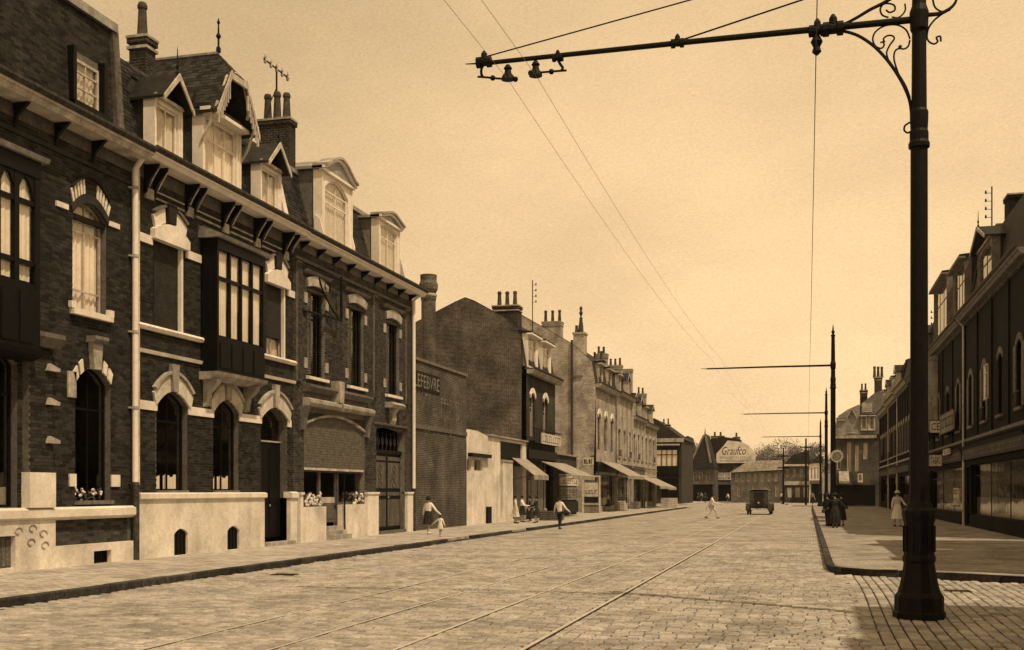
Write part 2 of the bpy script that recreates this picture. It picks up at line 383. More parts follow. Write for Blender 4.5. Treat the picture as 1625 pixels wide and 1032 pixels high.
def shell(root, fr, u0, u1, prof, wm, rm, back=-9.0, roofseg=None, ends=(True, True)):
    """end walls, back wall and floor of a house; prof = (w, v) outline from front eave over the roof to the back eave"""
    for k, u in enumerate((u0, u1-.02)):
        if not ends[k]: continue
        mb = MB(); pts = [(-.02, PV-.1)]+prof+[(prof[-1][0], PV-.1)]
        mb.extr(fr, pts, u, u+.02); mb.build('end_wall', wm, root)
    mb = MB(); mb.box(fr, u0+.02, u1-.02, PV-.1, prof[-1][1], prof[-1][0], prof[-1][0]+.2); mb.build('back_wall', wm, root)
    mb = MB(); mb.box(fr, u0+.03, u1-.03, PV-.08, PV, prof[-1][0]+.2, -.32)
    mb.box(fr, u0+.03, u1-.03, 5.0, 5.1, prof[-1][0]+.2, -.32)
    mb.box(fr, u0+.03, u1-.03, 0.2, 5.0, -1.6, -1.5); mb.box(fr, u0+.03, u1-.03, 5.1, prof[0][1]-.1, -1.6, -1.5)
    mb.build('inner_wall', 'room_shade', root)  # blackened floors and partitions stand in for the shade indoors
def chimney(root, cx, cy, z0, z1, wx, wy, pots, m='brick_far', potm='clay', pot_h=.75, bands=True, pr=.13):
    b = MB(); b.cube(cx-wx/2, cx+wx/2, cy-wy/2, cy+wy/2, z0, z1-.18); b.cube(cx-wx/2-.05, cx+wx/2+.05, cy-wy/2-.05, cy+wy/2+.05, z1-.18, z1-.04)
    ch = b.build('chimney', m, root)
    s = MB(); s.cube(cx-wx/2-.07, cx+wx/2+.07, cy-wy/2-.07, cy+wy/2+.07, z1-.04, z1+.03)
    if bands: s.cube(cx-wx/2-.055, cx+wx/2+.055, cy-wy/2-.055, cy+wy/2+.055, z1-.34, z1-.26)
    s.build('coping', 'stone_dirty', ch)
    for dx, dy in pots:
        p = MB(); h = pot_h*random.uniform(.92, 1.08)
        p.lathe((cx+dx, cy+dy, z1+.02), [(pr*1.15, 0), (pr*1.1, .08), (pr*.95, .12), (pr*.72, h*.8), (pr*.9, h*.84), (pr*.9, h*.92), (pr*.7, h)], 12)
        p.build('chimney_pot', potm, ch, smooth=False)
    return ch
def cornice(root, fr, u0, u1, v, out=.55, m='paint_white', h=.24, brackets=0, bm='wood_dark', pair=.35, gutter=True):
    mb = MB(); mb.extr(fr, [(0.03, v-h), (out-.12, v-h), (out-.05, v-h*.55), (out, v-h*.5), (out, v-.05), (0.03, v-.05)], u0, u1)
    c = mb.build('cornice', m, root)
    if gutter:
        g = MB(); g.extr(fr, [(-.1, v-.049), (out+.02, v-.049), (out+.10, v+.02), (out+.10, v+.08), (out+.05, v+.08), (out+.03, v+.03), (-.1, v+.03)], u0, u1); g.build('gutter', 'iron_worn', root)
    if brackets:
        for k in range(brackets):
            uc = u0+(u1-u0)*(k+.5)/brackets
            for du in (-pair/2, pair/2):
                b = MB(); x = uc+du
                b.extr(fr, [(.03, v-h-.002), (out-.1, v-h-.002), (out-.12, v-h-.1), (.16, v-h-.45), (.10, v-h-.62), (.03, v-h-.66)], x-.035, x+.035)
                b.build('cornice_bracket', bm, root)
    return c
def plain(root, name, fr, r, m, w0=-.01, w1=.05):
    mb = MB(); mb.box(fr, r[0], r[1], r[2], r[3], w0, w1); return mb.build(name, m, root)
def dormer(root, fr, o, style='gable', hood=.35, fm='paint_white', cm='slate', curtain='curtain', wf=0.0, back=1.6, frame=.14, apex=.75, cols=2, rows=(.72,), roofm='slate', proj=.28, fin=True, over=.16):
    """a dormer: cheeks and face, roof; window pieces as its sub-parts"""
    u0, u1, v0, v1 = o.u0-frame, o.u1+frame, o.v0, o.vs+o.rise
    f = MB(); wall(f, fr, u0, u1, v0-.06, v1+.14, [o], wf, wf-.10)
    f.box(fr, u0-.04, u0+.05, v0-.06, v1+.14, wf-.3, wf+.04); f.box(fr, u1-.05, u1+.04, v0-.06, v1+.14, wf-.3, wf+.04)
    f.box(fr, u0-.06, u1+.06, v0-.14, v0-.06, wf-.1, wf+.10)
    d = f.build('dormer', fm, root)
    for a, b in ((u0, u0+.06), (u1-.06, u1)): mb = MB(); mb.box(fr, a, b, v0-.1, v1+.12, wf-back, wf-.31); mb.build('dormer_cheek', cm, d)
    fw = lambda u, v, w: fr(u, v, w+wf)
    window(d, fw, o, rec=.06, cols=cols, rows=rows, fm=fm, curtain=curtain, flat=True, bar=.06)
    bk = MB(); bk.box(fr, u0+.08, u1-.08, v0, v1, wf-.6, wf-.55); bk.build('dark_backing', 'room_shade', d)  # dark sheet behind the dormer glass in place of room shade
    c = (u0+u1)/2; top = v1+.14
    if style == 'gable':
        r = MB()
        for sgn in (-1, 1):
            e = c+sgn*((u1-u0)/2+over); dv = apex/((u1-u0)/2)*over
            pts = [(c, top+apex), (e, top-dv), (e, top-dv+.07), (c, top+apex+.09)]
            r.prism(fr, pts, wf-back, wf+proj)
        r.build('dormer_roof', roofm, d)
        t = MB()
        for sgn in (-1, 1):
            e = c+sgn*((u1-u0)/2+over); dv = apex/((u1-u0)/2)*over
            t.prism(fr, [(c, top+apex+.10), (e, top-dv+.08), (e, top-dv-.07), (c, top+apex-.08)], wf+proj, wf+proj+.04)
        t.box(fr, u0-.05, u1+.05, top-.02, top+.06, wf+.02, wf+.10)
        t.build('bargeboard', 'stone_dirty' if fm != 'paint_white' else 'paint_cream', d)
        g = MB(); g.prism(fr, [(u0, top), (u1, top), (c, top+apex)], wf-.04, wf+.01); g.build('gable_panel', 'wood_dark', d)
        if fin:
            q = MB(); p = fr(c, top+apex, wf+proj-.05); q.lathe(p, [(.05, 0), (.05, .12), (.02, .2), (.045, .3), (.02, .38), (.012, .7), (.001, .85)], 8); q.build('finial', 'iron', d)
    elif style == 'arch':
        N = 10; up, lo = [], []
        hw = (u1-u0)/2+.14
        for i in range(N+1):
            t = -1+2*i/N; up.append((c+t*hw, top+.10+apex*(cos(t*pi)*.5+.5)**.8)); lo.append((c+t*hw, top-.04+apex*.82*(cos(t*pi)*.5+.5)**.8))
        r = MB(); r.prism(fr, up+[(c+hw, top), (c-hw, top)], wf-back, wf+.08); r.build('dormer_roof', 'zinc', d)
        for off, hh, m_ in ((.18, .0, fm), (.26, .09, 'stone_dirty')):
            t = MB()
            for i in range(N):
                (xa, ya), (xb, yb), (xc, yc), (xd, yd) = lo[i], lo[i+1], up[i+1], up[i]
                t.prism(fr, [(xa, yd-.09+hh), (xb, yc-.09+hh), (xb, yc-.005+hh), (xa, yd-.005+hh)], wf-.3, wf+off)
            t.build('dormer_cornice', m_, d)
        t = MB(); t.box(fr, u0-.1, u1+.1, top-.06, top+.03, wf-.05, wf+.12); t.build('dormer_lintel', fm, d)
    else:
        r = MB(); r.extr(fr, [(wf+proj, top+.0), (wf+proj, top+.10), (wf-back, top+.28), (wf-back, top)], u0-.12, u1+.12); r.build('dormer_roof', roofm, d)
        t = MB(); t.box(fr, u0-.14, u1+.14, top-.10, top-.002, wf, wf+proj+.03); t.build('dormer_cornice', fm, d)
    return d
def word(text, fr, u0, u1, v0, v1, w, m, parent, depth_=.012, name='lettering', shear=0.0, flip=False):
    c = bpy.data.curves.new('t', 'FONT'); c.body = text; c.size = 1; c.resolution_u = 3; c.extrude = .0; c.shear = shear
    o = bpy.data.objects.new('t', c); COL.objects.link(o); bpy.context.view_layer.update()
    me = o.evaluated_get(bpy.context.evaluated_depsgraph_get()).to_mesh()
    xs = [v.co.x for v in me.vertices]; ys = [v.co.y for v in me.vertices]
    x0, x1, y0, y1 = min(xs), max(xs), min(ys), max(ys); mb = MB()
    vv = []
    for v in me.vertices:
        u = (v.co.x-x0)/(x1-x0); u = 1-u if flip else u
        vv.append(fr(u0+(u1-u0)*u, v0+(v1-v0)*(v.co.y-y0)/(y1-y0), w))
    mb.add(vv, [tuple(p.vertices) for p in me.polygons])
    bpy.data.objects.remove(o); r = mb.build(name, m, parent); return r
def scribble(fr, u0, u1, v0, v1, w, m, parent, n=8, t=.03):
    """lettering too far off to read: short strokes of varied shape"""
    mb = MB(); du = (u1-u0)/n
    for i in range(n):
        a = u0+du*(i+.12); b = u0+du*(i+.82); k = random.randint(0, 3)
        mb.box(fr, a, a+t, v0, v1, w, w+.006)
        if k != 1: mb.box(fr, a+t, b, v1-t, v1, w, w+.006)
        if k != 2: mb.box(fr, a+t, b, v0, v0+t, w, w+.006)
        if k == 3: mb.box(fr, b-t, b, v0+t, v1-t, w, w+.006)
    return mb.build('lettering', m, parent, kind='stuff')

# ------------------------------------------------------------------ ground, road, pavements
b = MB(); b.quad((-900, -200, -.06), (900, -200, -.06), (900, 1800, -.06), (-900, 1800, -.06)); b.build('ground', 'earth', kind='structure')
SY0, SY1 = 12.0, 40.0                     # setts are laid one by one between these
def road_x1(y): return .45
b = MB()
b.quad((-12.4, SY1, -.006), (.5, SY1, -.006), (.5, 215, -.006), (-12.4, 215, -.006))
b.quad((-45, -25, -.010), (40, -25, -.010), (40, SY0, -.010), (-45, SY0, -.010))
b.quad((-30, 126, -.002), (-12.4, 126, -.002), (-12.4, 215, -.002), (-30, 215, -.002))
b.quad((.5, 126, -.003), (30, 126, -.003), (30, 215, -.003), (.5, 215, -.003))
road = b.build('road', 'road_setts', kind='structure')
b = MB(); b.quad((-12.5, SY0, -.022), (40, SY0, -.022), (40, 26, -.022), (-12.5, 26, -.022)); b.quad((-12.5, 26, -.022), (.6, 26, -.022), (.6, SY1, -.022), (-12.5, SY1, -.022))
b.build('sett_bed', 'sett_bed', road)
def kerb_front(x):                          # the corner pavement's edge along the cross street
    if x < 1.9: q = max(0, min(1, (x-.45)/1.45)); return 27.0-1.5*sqrt(1-(1-q)**2)
    return 25.5-(x-1.9)*.55 if x < 10 else 21.0
RAILS = [-3.2, -4.64, -6.05, -7.49]
def sett_mesh(sx, sy, j):
    r = lambda a: random.uniform(-a, a); hx, hy = sx/2, sy/2; b = .016; z = [r(.003) for _ in range(4)]
    lo = [(-hx, -hy, -.03), (hx, -hy, -.03), (hx, hy, -.03), (-hx, hy, -.03)]
    md = [(-hx+r(.003), -hy+r(.003), -.012), (hx+r(.003), -hy+r(.003), -.012), (hx+r(.003), hy+r(.003), -.012), (-hx+r(.003), hy+r(.003), -.012)]
    tp = [(-hx+b, -hy+b, z[0]), (hx-b, -hy+b, z[1]), (hx-b, hy-b, z[2]), (-hx+b, hy-b, z[3])]
    f = [(8, 9, 10, 11)]
    for i in range(4):
        k = (i+1) % 4; f += [(i, k, 4+k, 4+i), (4+i, 4+k, 8+k, 8+i)]
    return lo+md+tp, f
sets = []
y = SY0
while y < SY1:
    pitch = .142; x = -12.38+(random.random()*.1)+(.1 if int((y-SY0)/pitch) % 2 else 0)
    xe = 8.5 if y < 25.5 else .44
    while x < xe:
        wd = random.uniform(.175, .225); nx = x+wd
        for rx in RAILS:
            ga, gb = (.062, .045) if rx == RAILS[0] else (.036, .016)
            if x < rx-ga < nx: nx = rx-ga
            if x < rx+gb < nx: x = rx+gb; nx = max(nx, x+.12)
        cx_, cy_ = (x+nx)/2, y+pitch/2+.004*sin(x*3)
        if nx-x > .06 and not (x > .4 and cy_ > kerb_front(cx_)-.09) and not (x >= .75 and y < 26):
            sets.append((cx_, cy_, nx-x-.016, pitch-.018, 0.0))
        x = nx
    y += pitch
x = .78                                     # the gutter beside the corner runs in long courses towards the street
while x < 8.6:
    y = SY0; k = int(x*10)
    y += random.random()*.15
    while y < 26.5:
        ln = random.uniform(.19, .25)
        if y+ln < kerb_front(x+.08)-.10:
            sets.append((x+.08+.05*sin(y*.35), y+ln/2, .150, ln-.022, 0.0))
        y += ln
    x += .172
def in_view(x, y):
    d = depth(x, y); r = x*CT+y*ST
    return d > 0 and 0 < CX+F*r/d < 1625 and HZ+F*H/d < 1030
sets.sort(key=lambda s: depth(s[0], s[1]))
vis = [s for s in sets if in_view(s[0], s[1])][:300]; visset = set(vis)
var = []
for i in range(6):
    v, f = sett_mesh(.195, .130, 0); me = bpy.data.meshes.new('sett'); me.from_pydata(v, [], f); me.materials.append(MT['sett']); var.append(me)
for s in vis:
    o = bpy.data.objects.new('sett', random.choice(var)); COL.objects.link(o); o.parent = road
    o.location = (s[0], s[1], random.uniform(-.004, .004)); o.scale = (s[2]/.195, s[3]/.130, 1); o.rotation_euler = (random.uniform(-.02, .02), random.uniform(-.02, .02), random.uniform(-.03, .03))
b = MB()
for s in sets:
    if s in visset: continue
    v, f = sett_mesh(s[2], s[3], 0); dz = random.uniform(-.006, .005)+.006*sin(s[0]*.9)*sin(s[1]*.7); tx, ty = random.uniform(-.04, .04), random.uniform(-.04, .04)
    b.add([(s[0]+p[0], s[1]+p[1], p[2]+dz+p[0]*tx+p[1]*ty) for p in v], f)
b.build('setts', 'sett', road, kind='stuff')
for i, (ra, rb) in enumerate(((RAILS[1], RAILS[0]), (RAILS[3], RAILS[2]))):
    t = thing('tram_track', ((ra+rb)/2, SY0, 0), ('clearer pair of tram rails in the setts, nearer the big cast iron post' if i == 0 else 'fainter pair of tram rails nearer the left hand pavement'), 'tram track')
    for x in (ra, rb):
        b = MB(); b.cube(x-.040 if i == 0 else x-.03, x+.018, -20, 200, -.02, .003); r_ = b.build('rail', 'rail', t)
        b = MB(); b.cube(x+.018, x+.028 if (i == 0 and x == rb) else x+.0188, -20, 200, -.02, .0015); b.build('rail_groove', 'groove', r_)
# left pavement
LK = -12.4
b = MB(); b.cube(-30, LK-.15, -15, 124.6, -.05, PV); pl = b.build('left_pavement', 'paving', kind='structure')
b = MB(); b.cube(-60, LK-2.6, 146, 215, -.05, PV-.01); b.build('far_pavement', 'paving', kind='structure')
yd0, yd1 = ground(690, 862).y, ground(757, 855).y; yd2, yd3 = ground(832, 846).y, ground(862, 843).y
def stone_row(parent, pts, h, wid, nmax, mat_='kerb_dark', dips=()):
    rest = MB(); cnt = 0
    for k, (p, q) in enumerate(pts):
        p, q = Vector(p), Vector(q); t = (q-p).normalized(); n = Vector((t.y, -t.x, 0)); e = .008
        hh = h
        if any(a < (p.y+q.y)/2 < c for a, c in dips): hh = .035
        hh += random.uniform(-.006, .006); bv = .02; j = random.uniform(-.006, .006)
        prof = [(j, -.06), (j, hh-bv), (j-bv*.8, hh), (j-wid, hh), (j-wid, -.06)]
        m = MB(); m.extr(lambda u, v, w: tuple(p+t*u+n*w+Vector((0, 0, v))), prof, e, (q-p).length-e)
        if cnt < nmax: m.build('kerb_stone', mat_, parent)
        else: rest.add(m.v, m.f)
        cnt += 1
    if rest.v: rest.build('kerb_stones', mat_, parent, kind='stuff')
stone_row(pl, [((LK, y, 0), (LK, y+1.0, 0)) for y in [12+i*1.0 for i in range(108)]], .128, .16, 70, dips=((yd0, yd1), (yd2, yd3)))
# right pavement with its rounded corner
edge = [(.45, y) for y in (128, 27.0)]+[(.45+1.45*q, kerb_front(.45+1.45*q)) for q in (.04, .12, .25, .45, .7, 1)]+[(x, kerb_front(x)) for x in (3.0, 4.5, 6.0, 8.0, 10)]
poly = [(x+.14, y+.14 if y < 100 else y) for x, y in edge]+[(45, 21.1), (45, 128)]
b = MB(); b.prism(lambda u, v, w: (u, v, w), poly, -.05, PV); pr_ = b.build('right_pavement', 'paving_shaded', kind='structure')
pts = []; y = 120.0
while y > 27.6: pts.append(((.45, y, 0), (.45, y-1.0, 0))); y -= 1.0
cur = (.45, y+0.0)
arc = [(.45+1.45*q, kerb_front(.45+1.45*q)) for q in (.0, .05, .2, .45, .75, 1)]+[(x, kerb_front(x)) for x in (2.8, 3.8, 4.8, 5.8, 6.8, 7.8)]
pts.append(((cur[0], cur[1], 0), (arc[0][0], arc[0][1], 0))) if cur[1]-arc[0][1] > .1 else None
pts += [((a[0], a[1], 0), (c[0], c[1], 0)) for a, c in zip(arc, arc[1:])]
stone_row(pr_, [(q, p) for p, q in reversed(pts)], .13, -.16, 80)

# ------------------------------------------------------------------ left row, first house (cut by the picture's edge)
fr = frL
def house(label, u, cat='house', fr_=frL):
    return thing('terraced_house', fr_(u, PV, 0), label, cat, 'terraced houses along the avenue')
yB, yC, yD = L(208), L(466), L(654)
A = house('dark brick house at the left edge with arched windows and brick panel in its base', 13, 'house')
a0, a1 = 13.0, yB-.02
wA1 = OL(115, 168, 335, 489, .32); wA2 = OL(119, 175, 606, 799, .38)
wA3 = Op(L(-60), L(27), 1.5, 4.55, .4); orA = Op(L(-75), L(60), LV(0, 455), LV(0, 250), 0)
cellA = OL(-14, 17, 852, 904); ventA = OL(142, 170, 875, 896)
wA4 = Op(14.2, 15.6, 1.5, 4.4, .4); wA5 = Op(14.2, 15.6, 6.1, 8.4, .3)
hA = [wA1, wA2, wA3, orA, cellA, ventA, wA4, wA5]
mb = MB(); wall(mb, fr, a0, a1, PV-.1, 10.25, hA, 0, -.32); mb.build('front_wall', 'mortar_dark', A)
baseA = Op(a0, L(80), 0, 1.24); capA = Op(a0, a1, 1.22, 1.48); pilA = (L(35), L(74))
panA = Op(L(81), L(203), .60, 1.24)
mb = MB(); bricks(mb, fr, a0, a1, 1.48, 9.9, [wA1, wA2, wA3, orA, wA4, wA5, Op(pilA[0], pilA[1], 1.4, 2.25)])
mb.build('brickwork', 'brick_dark', A, kind='stuff')
bm_ = None
def put_brick(a, b_, c, d, w, p):
    m = MB(); m.box(fr, a, b_, c, d, w-.004, p); m.build('brick', 'brick_mid', A)
bricks(None, fr, panA.u0+.02, panA.u1-.03, panA.v0+.01, panA.vs-.01, [], pu=.26, pv=.082, each=put_brick)
mb = MB(); wall(mb, fr, a0, panA.u0, PV-.1, 1.22, [cellA], .12, 0.0); mb.box(fr, panA.u0, a1, 1.19, 1.22, 0, .12)
wall(mb, fr, panA.u0, a1, PV-.1, panA.v0, [ventA], .12, 0.0); mb.quad(fr(panA.u0, .6, .12), fr(a1, .6, .12), fr(a1, .6, 0), fr(panA.u0, .6, 0))
mb.quad(fr(panA.u0, .6, .12), fr(panA.u0, 1.22, .12), fr(panA.u0, 1.22, 0), fr(panA.u0, .6, 0))
mb.build('plinth', 'render_white', A)
mb = MB(); mb.extr(fr, [(0, 1.22), (.15, 1.22), (.19, 1.26), (.19, 1.43), (.10, 1.48), (0, 1.48)], a0, a1); mb.build('plinth_coping', 'stone', A)
mb = MB(); u = ventA.u0; mb.box(fr, ventA.u0, ventA.u1, ventA.v0, ventA.vs, -.08, -.05)
for i in range(7): x = ventA.u0+(ventA.u1-ventA.u0)*(i+.5)/7; mb.box(fr, x-.012, x+.012, ventA.v0, ventA.vs, -.01, .01)
mb.build('cellar_grating', 'iron', A)
mb = MB(); mb.box(fr, cellA.u0, cellA.u1, cellA.v0, cellA.vs, -.08, -.02)
for i in range(4): x = cellA.u0+(cellA.u1-cellA.u0)*(i+.5)/4; mb.box(fr, x-.06, x+.06, cellA.v0+.05, cellA.vs-.05, -.018, .0)
mb.build('cellar_hatch', 'wood_mid', A)
# carved flourish on the base left of the panel
mb = MB()
for cx_, cz in ((L(46)-.5, .98), (L(46)-.05, 1.02), (L(46)+.3, .9), (L(46)-.1, .72), (L(46)+.35, .64)):
    mb.tube([fr(cx_+.14*cos(t)*(1-t*.09), cz+.10*sin(t)*(1-t*.09), .125) for t in [i*.55 for i in range(10)]], .018, 5)
mb.build('carved_scroll', 'stone_dirty', A, kind='stuff')
# pilaster beside the ground-floor window
mb = MB(); bricks(mb, fr, pilA[0], pilA[1], 2.25, 5.0, [], w=.17, proud=.010); mb.build('pilaster_brickwork', 'brick_dark', A, kind='stuff')
mb = MB(); mb.box(fr, pilA[0], pilA[1], 2.25, 5.0, 0, .166); mb.build('pilaster', 'mortar_dark', A)
mb = MB(); mb.box(fr, pilA[0]-.03, pilA[1]+.03, 1.48, 2.25, 0, .22); mb.build('pilaster_base', 'stone', A)
for z in (2.9, 3.75, 4.5):
    mb = MB(); mb.prism(lambda u, v, w: fr(u, v, w), [(pilA[1]-.28, z), (pilA[1]+.12, z), (pilA[1]+.14, z+.07), (pilA[1]-.2, z+.16)], .16, .26); mb.build('quoin_stone', 'stone_dirty', A)
mb = MB(); mb.extr(fr, [(0, 5.0), (.3, 5.0), (.42, 5.2), (.42, 5.3), (0, 5.3)], pilA[0]-.1, pilA[1]+.1); mb.build('pilaster_capital', 'stone_grey', A)
for o in (wA1, wA5):
    window(A, fr, o, cols=2, rows=(.20, .78), fm='wood_dark' if o is wA5 else 'paint_cream', curtain='curtain', bar=.05)
window(A, fr, wA2, cols=2, rows=(.74,), fm='wood_dark', curtain=None); window(A, fr, wA3, cols=3, rows=(.74,), fm='wood_dark', curtain='cloth_grey', curt_h=.12); window(A, fr, wA4, cols=2, rows=(.74,), fm='wood_dark')
mb = MB()
for k in range(5):      # pale stripes of the upper window's arch
    for side in (-1, 1):
        if side < 0: t0 = -1.02+k*.155
        else: t0 = .38+k*.155
        voussoir(mb, fr, wA1, t0, t0+.085, .34, 0, .035, n=1, lift=.22)
mb.build('arch_stone', 'stone', A, kind='stuff')
mb = MB(); voussoir(mb, fr, wA1, -1.06, 1.06, .20, 0, .05, n=10, lift=.0); voussoir(mb, fr, wA1, -1.1, 1.1, .05, 0, .09, n=10, lift=.60); mb.build('arch', 'brick_dark', A)
mb = MB(); mb.box(fr, wA1.u0, wA1.u1, wA1.vs-.13, wA1.vs-.02, -.16, -.02); mb.build('transom', 'wood_dark', A)
for s0 in (-1.05, -.78, .5, .78):
    mb = MB(); voussoir(mb, fr, wA2, s0, s0+.18, .30, 0, .05, n=1, lift=.03); mb.build('arch_stone', 'stone', A)
mb = MB(); c = (wA2.u0+wA2.u1)/2; mb.prism(fr, [(c-.13, wA2.vs+.35), (c+.13, wA2.vs+.35), (c+.20, 5.35), (c-.20, 5.35)], 0, .14); k_ = mb.build('keystone', 'stone_dirty', A)
mb = MB(); mb.extr(fr, [(0, 5.35), (.2, 5.35), (.26, 5.42), (.26, 5.5), (0, 5.5)], c-.26, c+.26); mb.build('keystone_cap', 'stone_grey', k_)
for (x0, x1, z0, z1) in ((wA2.u0-.24, wA2.u0-.01, 1.95, 2.24), (wA2.u1+.01, wA2.u1+.34, 1.95, 2.24), (wA2.u0-.3, wA2.u0-.01, 4.0, 4.6), (wA1.u0-.62, wA1.u0-.2, 8.28, 8.40), (wA1.u1+.05, wA1.u1+.5, 8.28, 8.40)):
    plain(A, 'stone_block', fr, (x0, x1, z0, z1), 'stone' if z0 != 4.0 else 'stone_dirty', 0, .05)
mb = MB(); mb.box(fr, wA1.u0-.12, wA1.u1+.12, wA1.v0-.14, wA1.v0, -.14, .14); mb.box(fr, wA1.u0-.16, wA1.u0, wA1.v0, wA1.v0+.15, 0, .1); mb.box(fr, wA1.u1, wA1.u1+.2, wA1.v0, wA1.v0+.15, 0, .1); mb.build('window_sill', 'stone', A)
mb = MB(); mb.box(fr, wA2.u0-.02, wA2.u1+.02, wA2.v0-.03, wA2.v0+.06, -.14, .1); mb.build('window_sill', 'stone_grey', A)
def foliage(fr, u0, u1, z0, z1, w0, w1, par, n=60):
    mb = MB()
    for _ in range(n):
        c = Vector(fr(random.uniform(u0, u1), random.uniform(z0, z1), random.uniform(w0, w1))); a = Vector((random.gauss(0, 1), random.gauss(0, 1), random.gauss(0, 1))).normalized(); b_ = a.orthogonal().normalized(); q_ = random.uniform(.03, .07)
        mb.add([c-a*q_, c+b_*q_*.5, c+a*q_, c-b_*q_*.5], [(0, 1, 2, 3)])
    mb.build('flower_leaves', 'leaf', par, kind='stuff')
foliage(fr, wA2.u0+.1, wA2.u1-.1, wA2.v0+.06, wA2.v0+.34, -.26, -.12, A)
mb = MB()
for i in range(16): mb.ball(fr(wA2.u0+.15+random.random()*1.05, wA2.v0+.16+random.random()*.2, -.13-random.random()*.1), random.uniform(.025, .05), 6, 4)
mb.build('window_flowers', 'flowers', A, kind='stuff')
# timber oriel of the first floor
def oriel(root, fr, u0, u1, v0, v1, out, cols, rows, fm, curtain, cap=.30, low=.9, arched=False, curt_m='curtain', t=.09):
    O = MB()
    O.box(fr, u0, u1, v0-low, v0, 0, out); ob = O.build('oriel', fm, root)
    us = [u0+t+(u1-u0-2*t)*i/cols for i in range(cols+1)]
    m = MB()
    for x in (u0, u1-t): m.box(fr, x, x+t, v0, v1, out-t, out)
    for x in us[1:-1]: m.box(fr, x-t*.45, x+t*.45, v0, v1, out-t, out-.01)
    m.box(fr, u0+t, u1-t, v0, v0+t*.6, out-t, out-.015)
    vs = [v0+t*.6]+[v0+(v1-v0)*r for r in rows]+[v1]
    for r in vs[1:-1]: m.box(fr, u0+t, u1-t, r-.05, r+.05, out-t+.01, out-.02)
    if arched:
        for a, b_ in zip(us, us[1:]):
            o_ = Op(a, b_, v0, v1-.55, .5); n = 6
            for i in range(n):
                x, y = a+(b_-a)*i/n, a+(b_-a)*(i+1)/n
                m.prism(fr, [(x, o_.top(x)), (y, o_.top(y)), (y, v1), (x, v1)], out-t, out-.018)
    m.build('mullions', fm, ob)
    for i in range(cols):
        for j in range(len(vs)-1):
            g = MB(); g.box(fr, us[i], us[i+1], vs[j], vs[j+1], out-.06, out-.054); g.build('pane', 'glass', ob)
    if curtain:
        for i in range(cols):
            for j in range(len(vs)-1):
                c_ = MB(); N = 9; a, b_ = us[i]+.04, us[i+1]-.04
                for k in range(N):
                    x, y = a+(b_-a)*k/N, a+(b_-a)*(k+1)/N; f_ = lambda q: out-.13+.012*sin(q*40)
                    c_.quad(fr(x, vs[j]+.05, f_(x)), fr(y, vs[j]+.05, f_(y)), fr(y, vs[j+1]-.06, f_(y)), fr(x, vs[j+1]-.06, f_(x)))
                c_.build('curtain', curt_m, ob)
    s = MB()
    for x in (u0, u1-.03): s.box(fr, x, x+.03, v0, v1, 0, out-t)
    for x in (u0-.02, u1-.01):
        for w in (.05, out/2, out-.12): s.box(fr, x, x+.03, v0-low, v1, w, w+.05)
    s.box(fr, u0-.01, u1+.01, v1, v1+cap, 0, out+.02)
    for k in range(cols):
        s.box(fr, us[k]+.06, us[k+1]-.06, v0-low+.12, v0-.12, out, out+.02)
    s.build('side_panels', fm, ob)
    r = MB(); r.extr(fr, [(0, v1+cap), (out+.12, v1+cap), (out+.16, v1+cap+.10), (0, v1+cap+.36)], u0-.14, u1+.14); r.build('oriel_roof', 'zinc', ob)
    k = MB(); k.extr(fr, [(0, v0-low-.22), (out-.25, v0-low-.22), (out+.04, v0-low-.1), (out+.08, v0-low), (0, v0-low)], u0-.08, u1+.08); k.build('oriel_base', 'stone_dirty' if cap < .35 else 'wood_dark', ob)
    return ob
oriel(A, fr, onX(-42, XL+.45), onX(64, XL+.45), Zat(447, XL+.45, onX(10, XL+.45)), Zat(268, XL+.45, onX(20, XL+.45)), .45, 3, (.22, .76), 'wood_dark', True, cap=.36, low=1.3, arched=True, t=.16)
shell(A, fr, a0, a1, [(0, 10.25), (-.25, 10.4), (-.85, 13.4), (-5, 14.3), (-9, 13.2), (-9.2, 10)], 'brick_far', 'slate', ends=(True, False))
mb = MB(); dA = Op(onX(114, XL-.3), onX(158, XL-.3), Zat(160, XL-.3, onX(114, XL-.3)), Zat(88, XL-.3, onX(114, XL-.3)), .0)
wall(mb, lambda u, v, w: fr(u, v, w-.25-(v-10.3)*.05), a0, a1-.3, 10.3, 13.4, [dA], 0, -.12); mb.build('attic_wall', 'mortar_dark', A)
mb = MB(); bricks(mb, lambda u, v, w: fr(u, v, w-.25-(v-10.3)*.05), a0, a1-.3, 10.45, 13.35, [Op(dA.u0-.12, dA.u1+.12, 10, dA.vs+.2)]); mb.build('attic_brickwork', 'brick_dark', A, kind='stuff')
frd = lambda u, v, w: fr(u, v, w-.28); d_ = window(A, frd, dA, rec=.02, cols=2, rows=(.38, .72), fm='paint_cream', curtain='curtain', bar=.07)
mb = MB(); mb.box(frd, dA.u0-.12, dA.u0, dA.v0-.1, dA.vs+.2, -.3, .12); mb.box(frd, dA.u1, dA.u1+.12, dA.v0-.1, dA.vs+.2, -.3, .12); mb.box(frd, dA.u0-.12, dA.u1+.12, dA.v0-.14, dA.v0-.001, -.1, .16); mb.build('window_surround', 'wood_dark', A)
mb = MB(); mb.extr(fr, [(-.28, 13.3), (-.28, 13.52), (-.8, 13.62), (-1.2, 13.4)], a0, a1-.1); mb.extr(fr, [(-1.2, 13.4), (-.95, 13.62), (-5, 14.35), (-9.3, 13.2), (-5, 14.2)], a0, a1-.1); mb.build('roof', 'zinc', A)
mb = MB(); mb.extr(fr, [(-.12, 10.3), (-.34, 13.5), (-1.5, 13.5), (-1.5, 10.3)], a1-.28, a1-.02); mb.build('party_parapet', 'wood_mid', A)
cornice(A, fr, a0, a1+.08, 10.35, out=.62, m='paint_cream', h=.22, brackets=0)
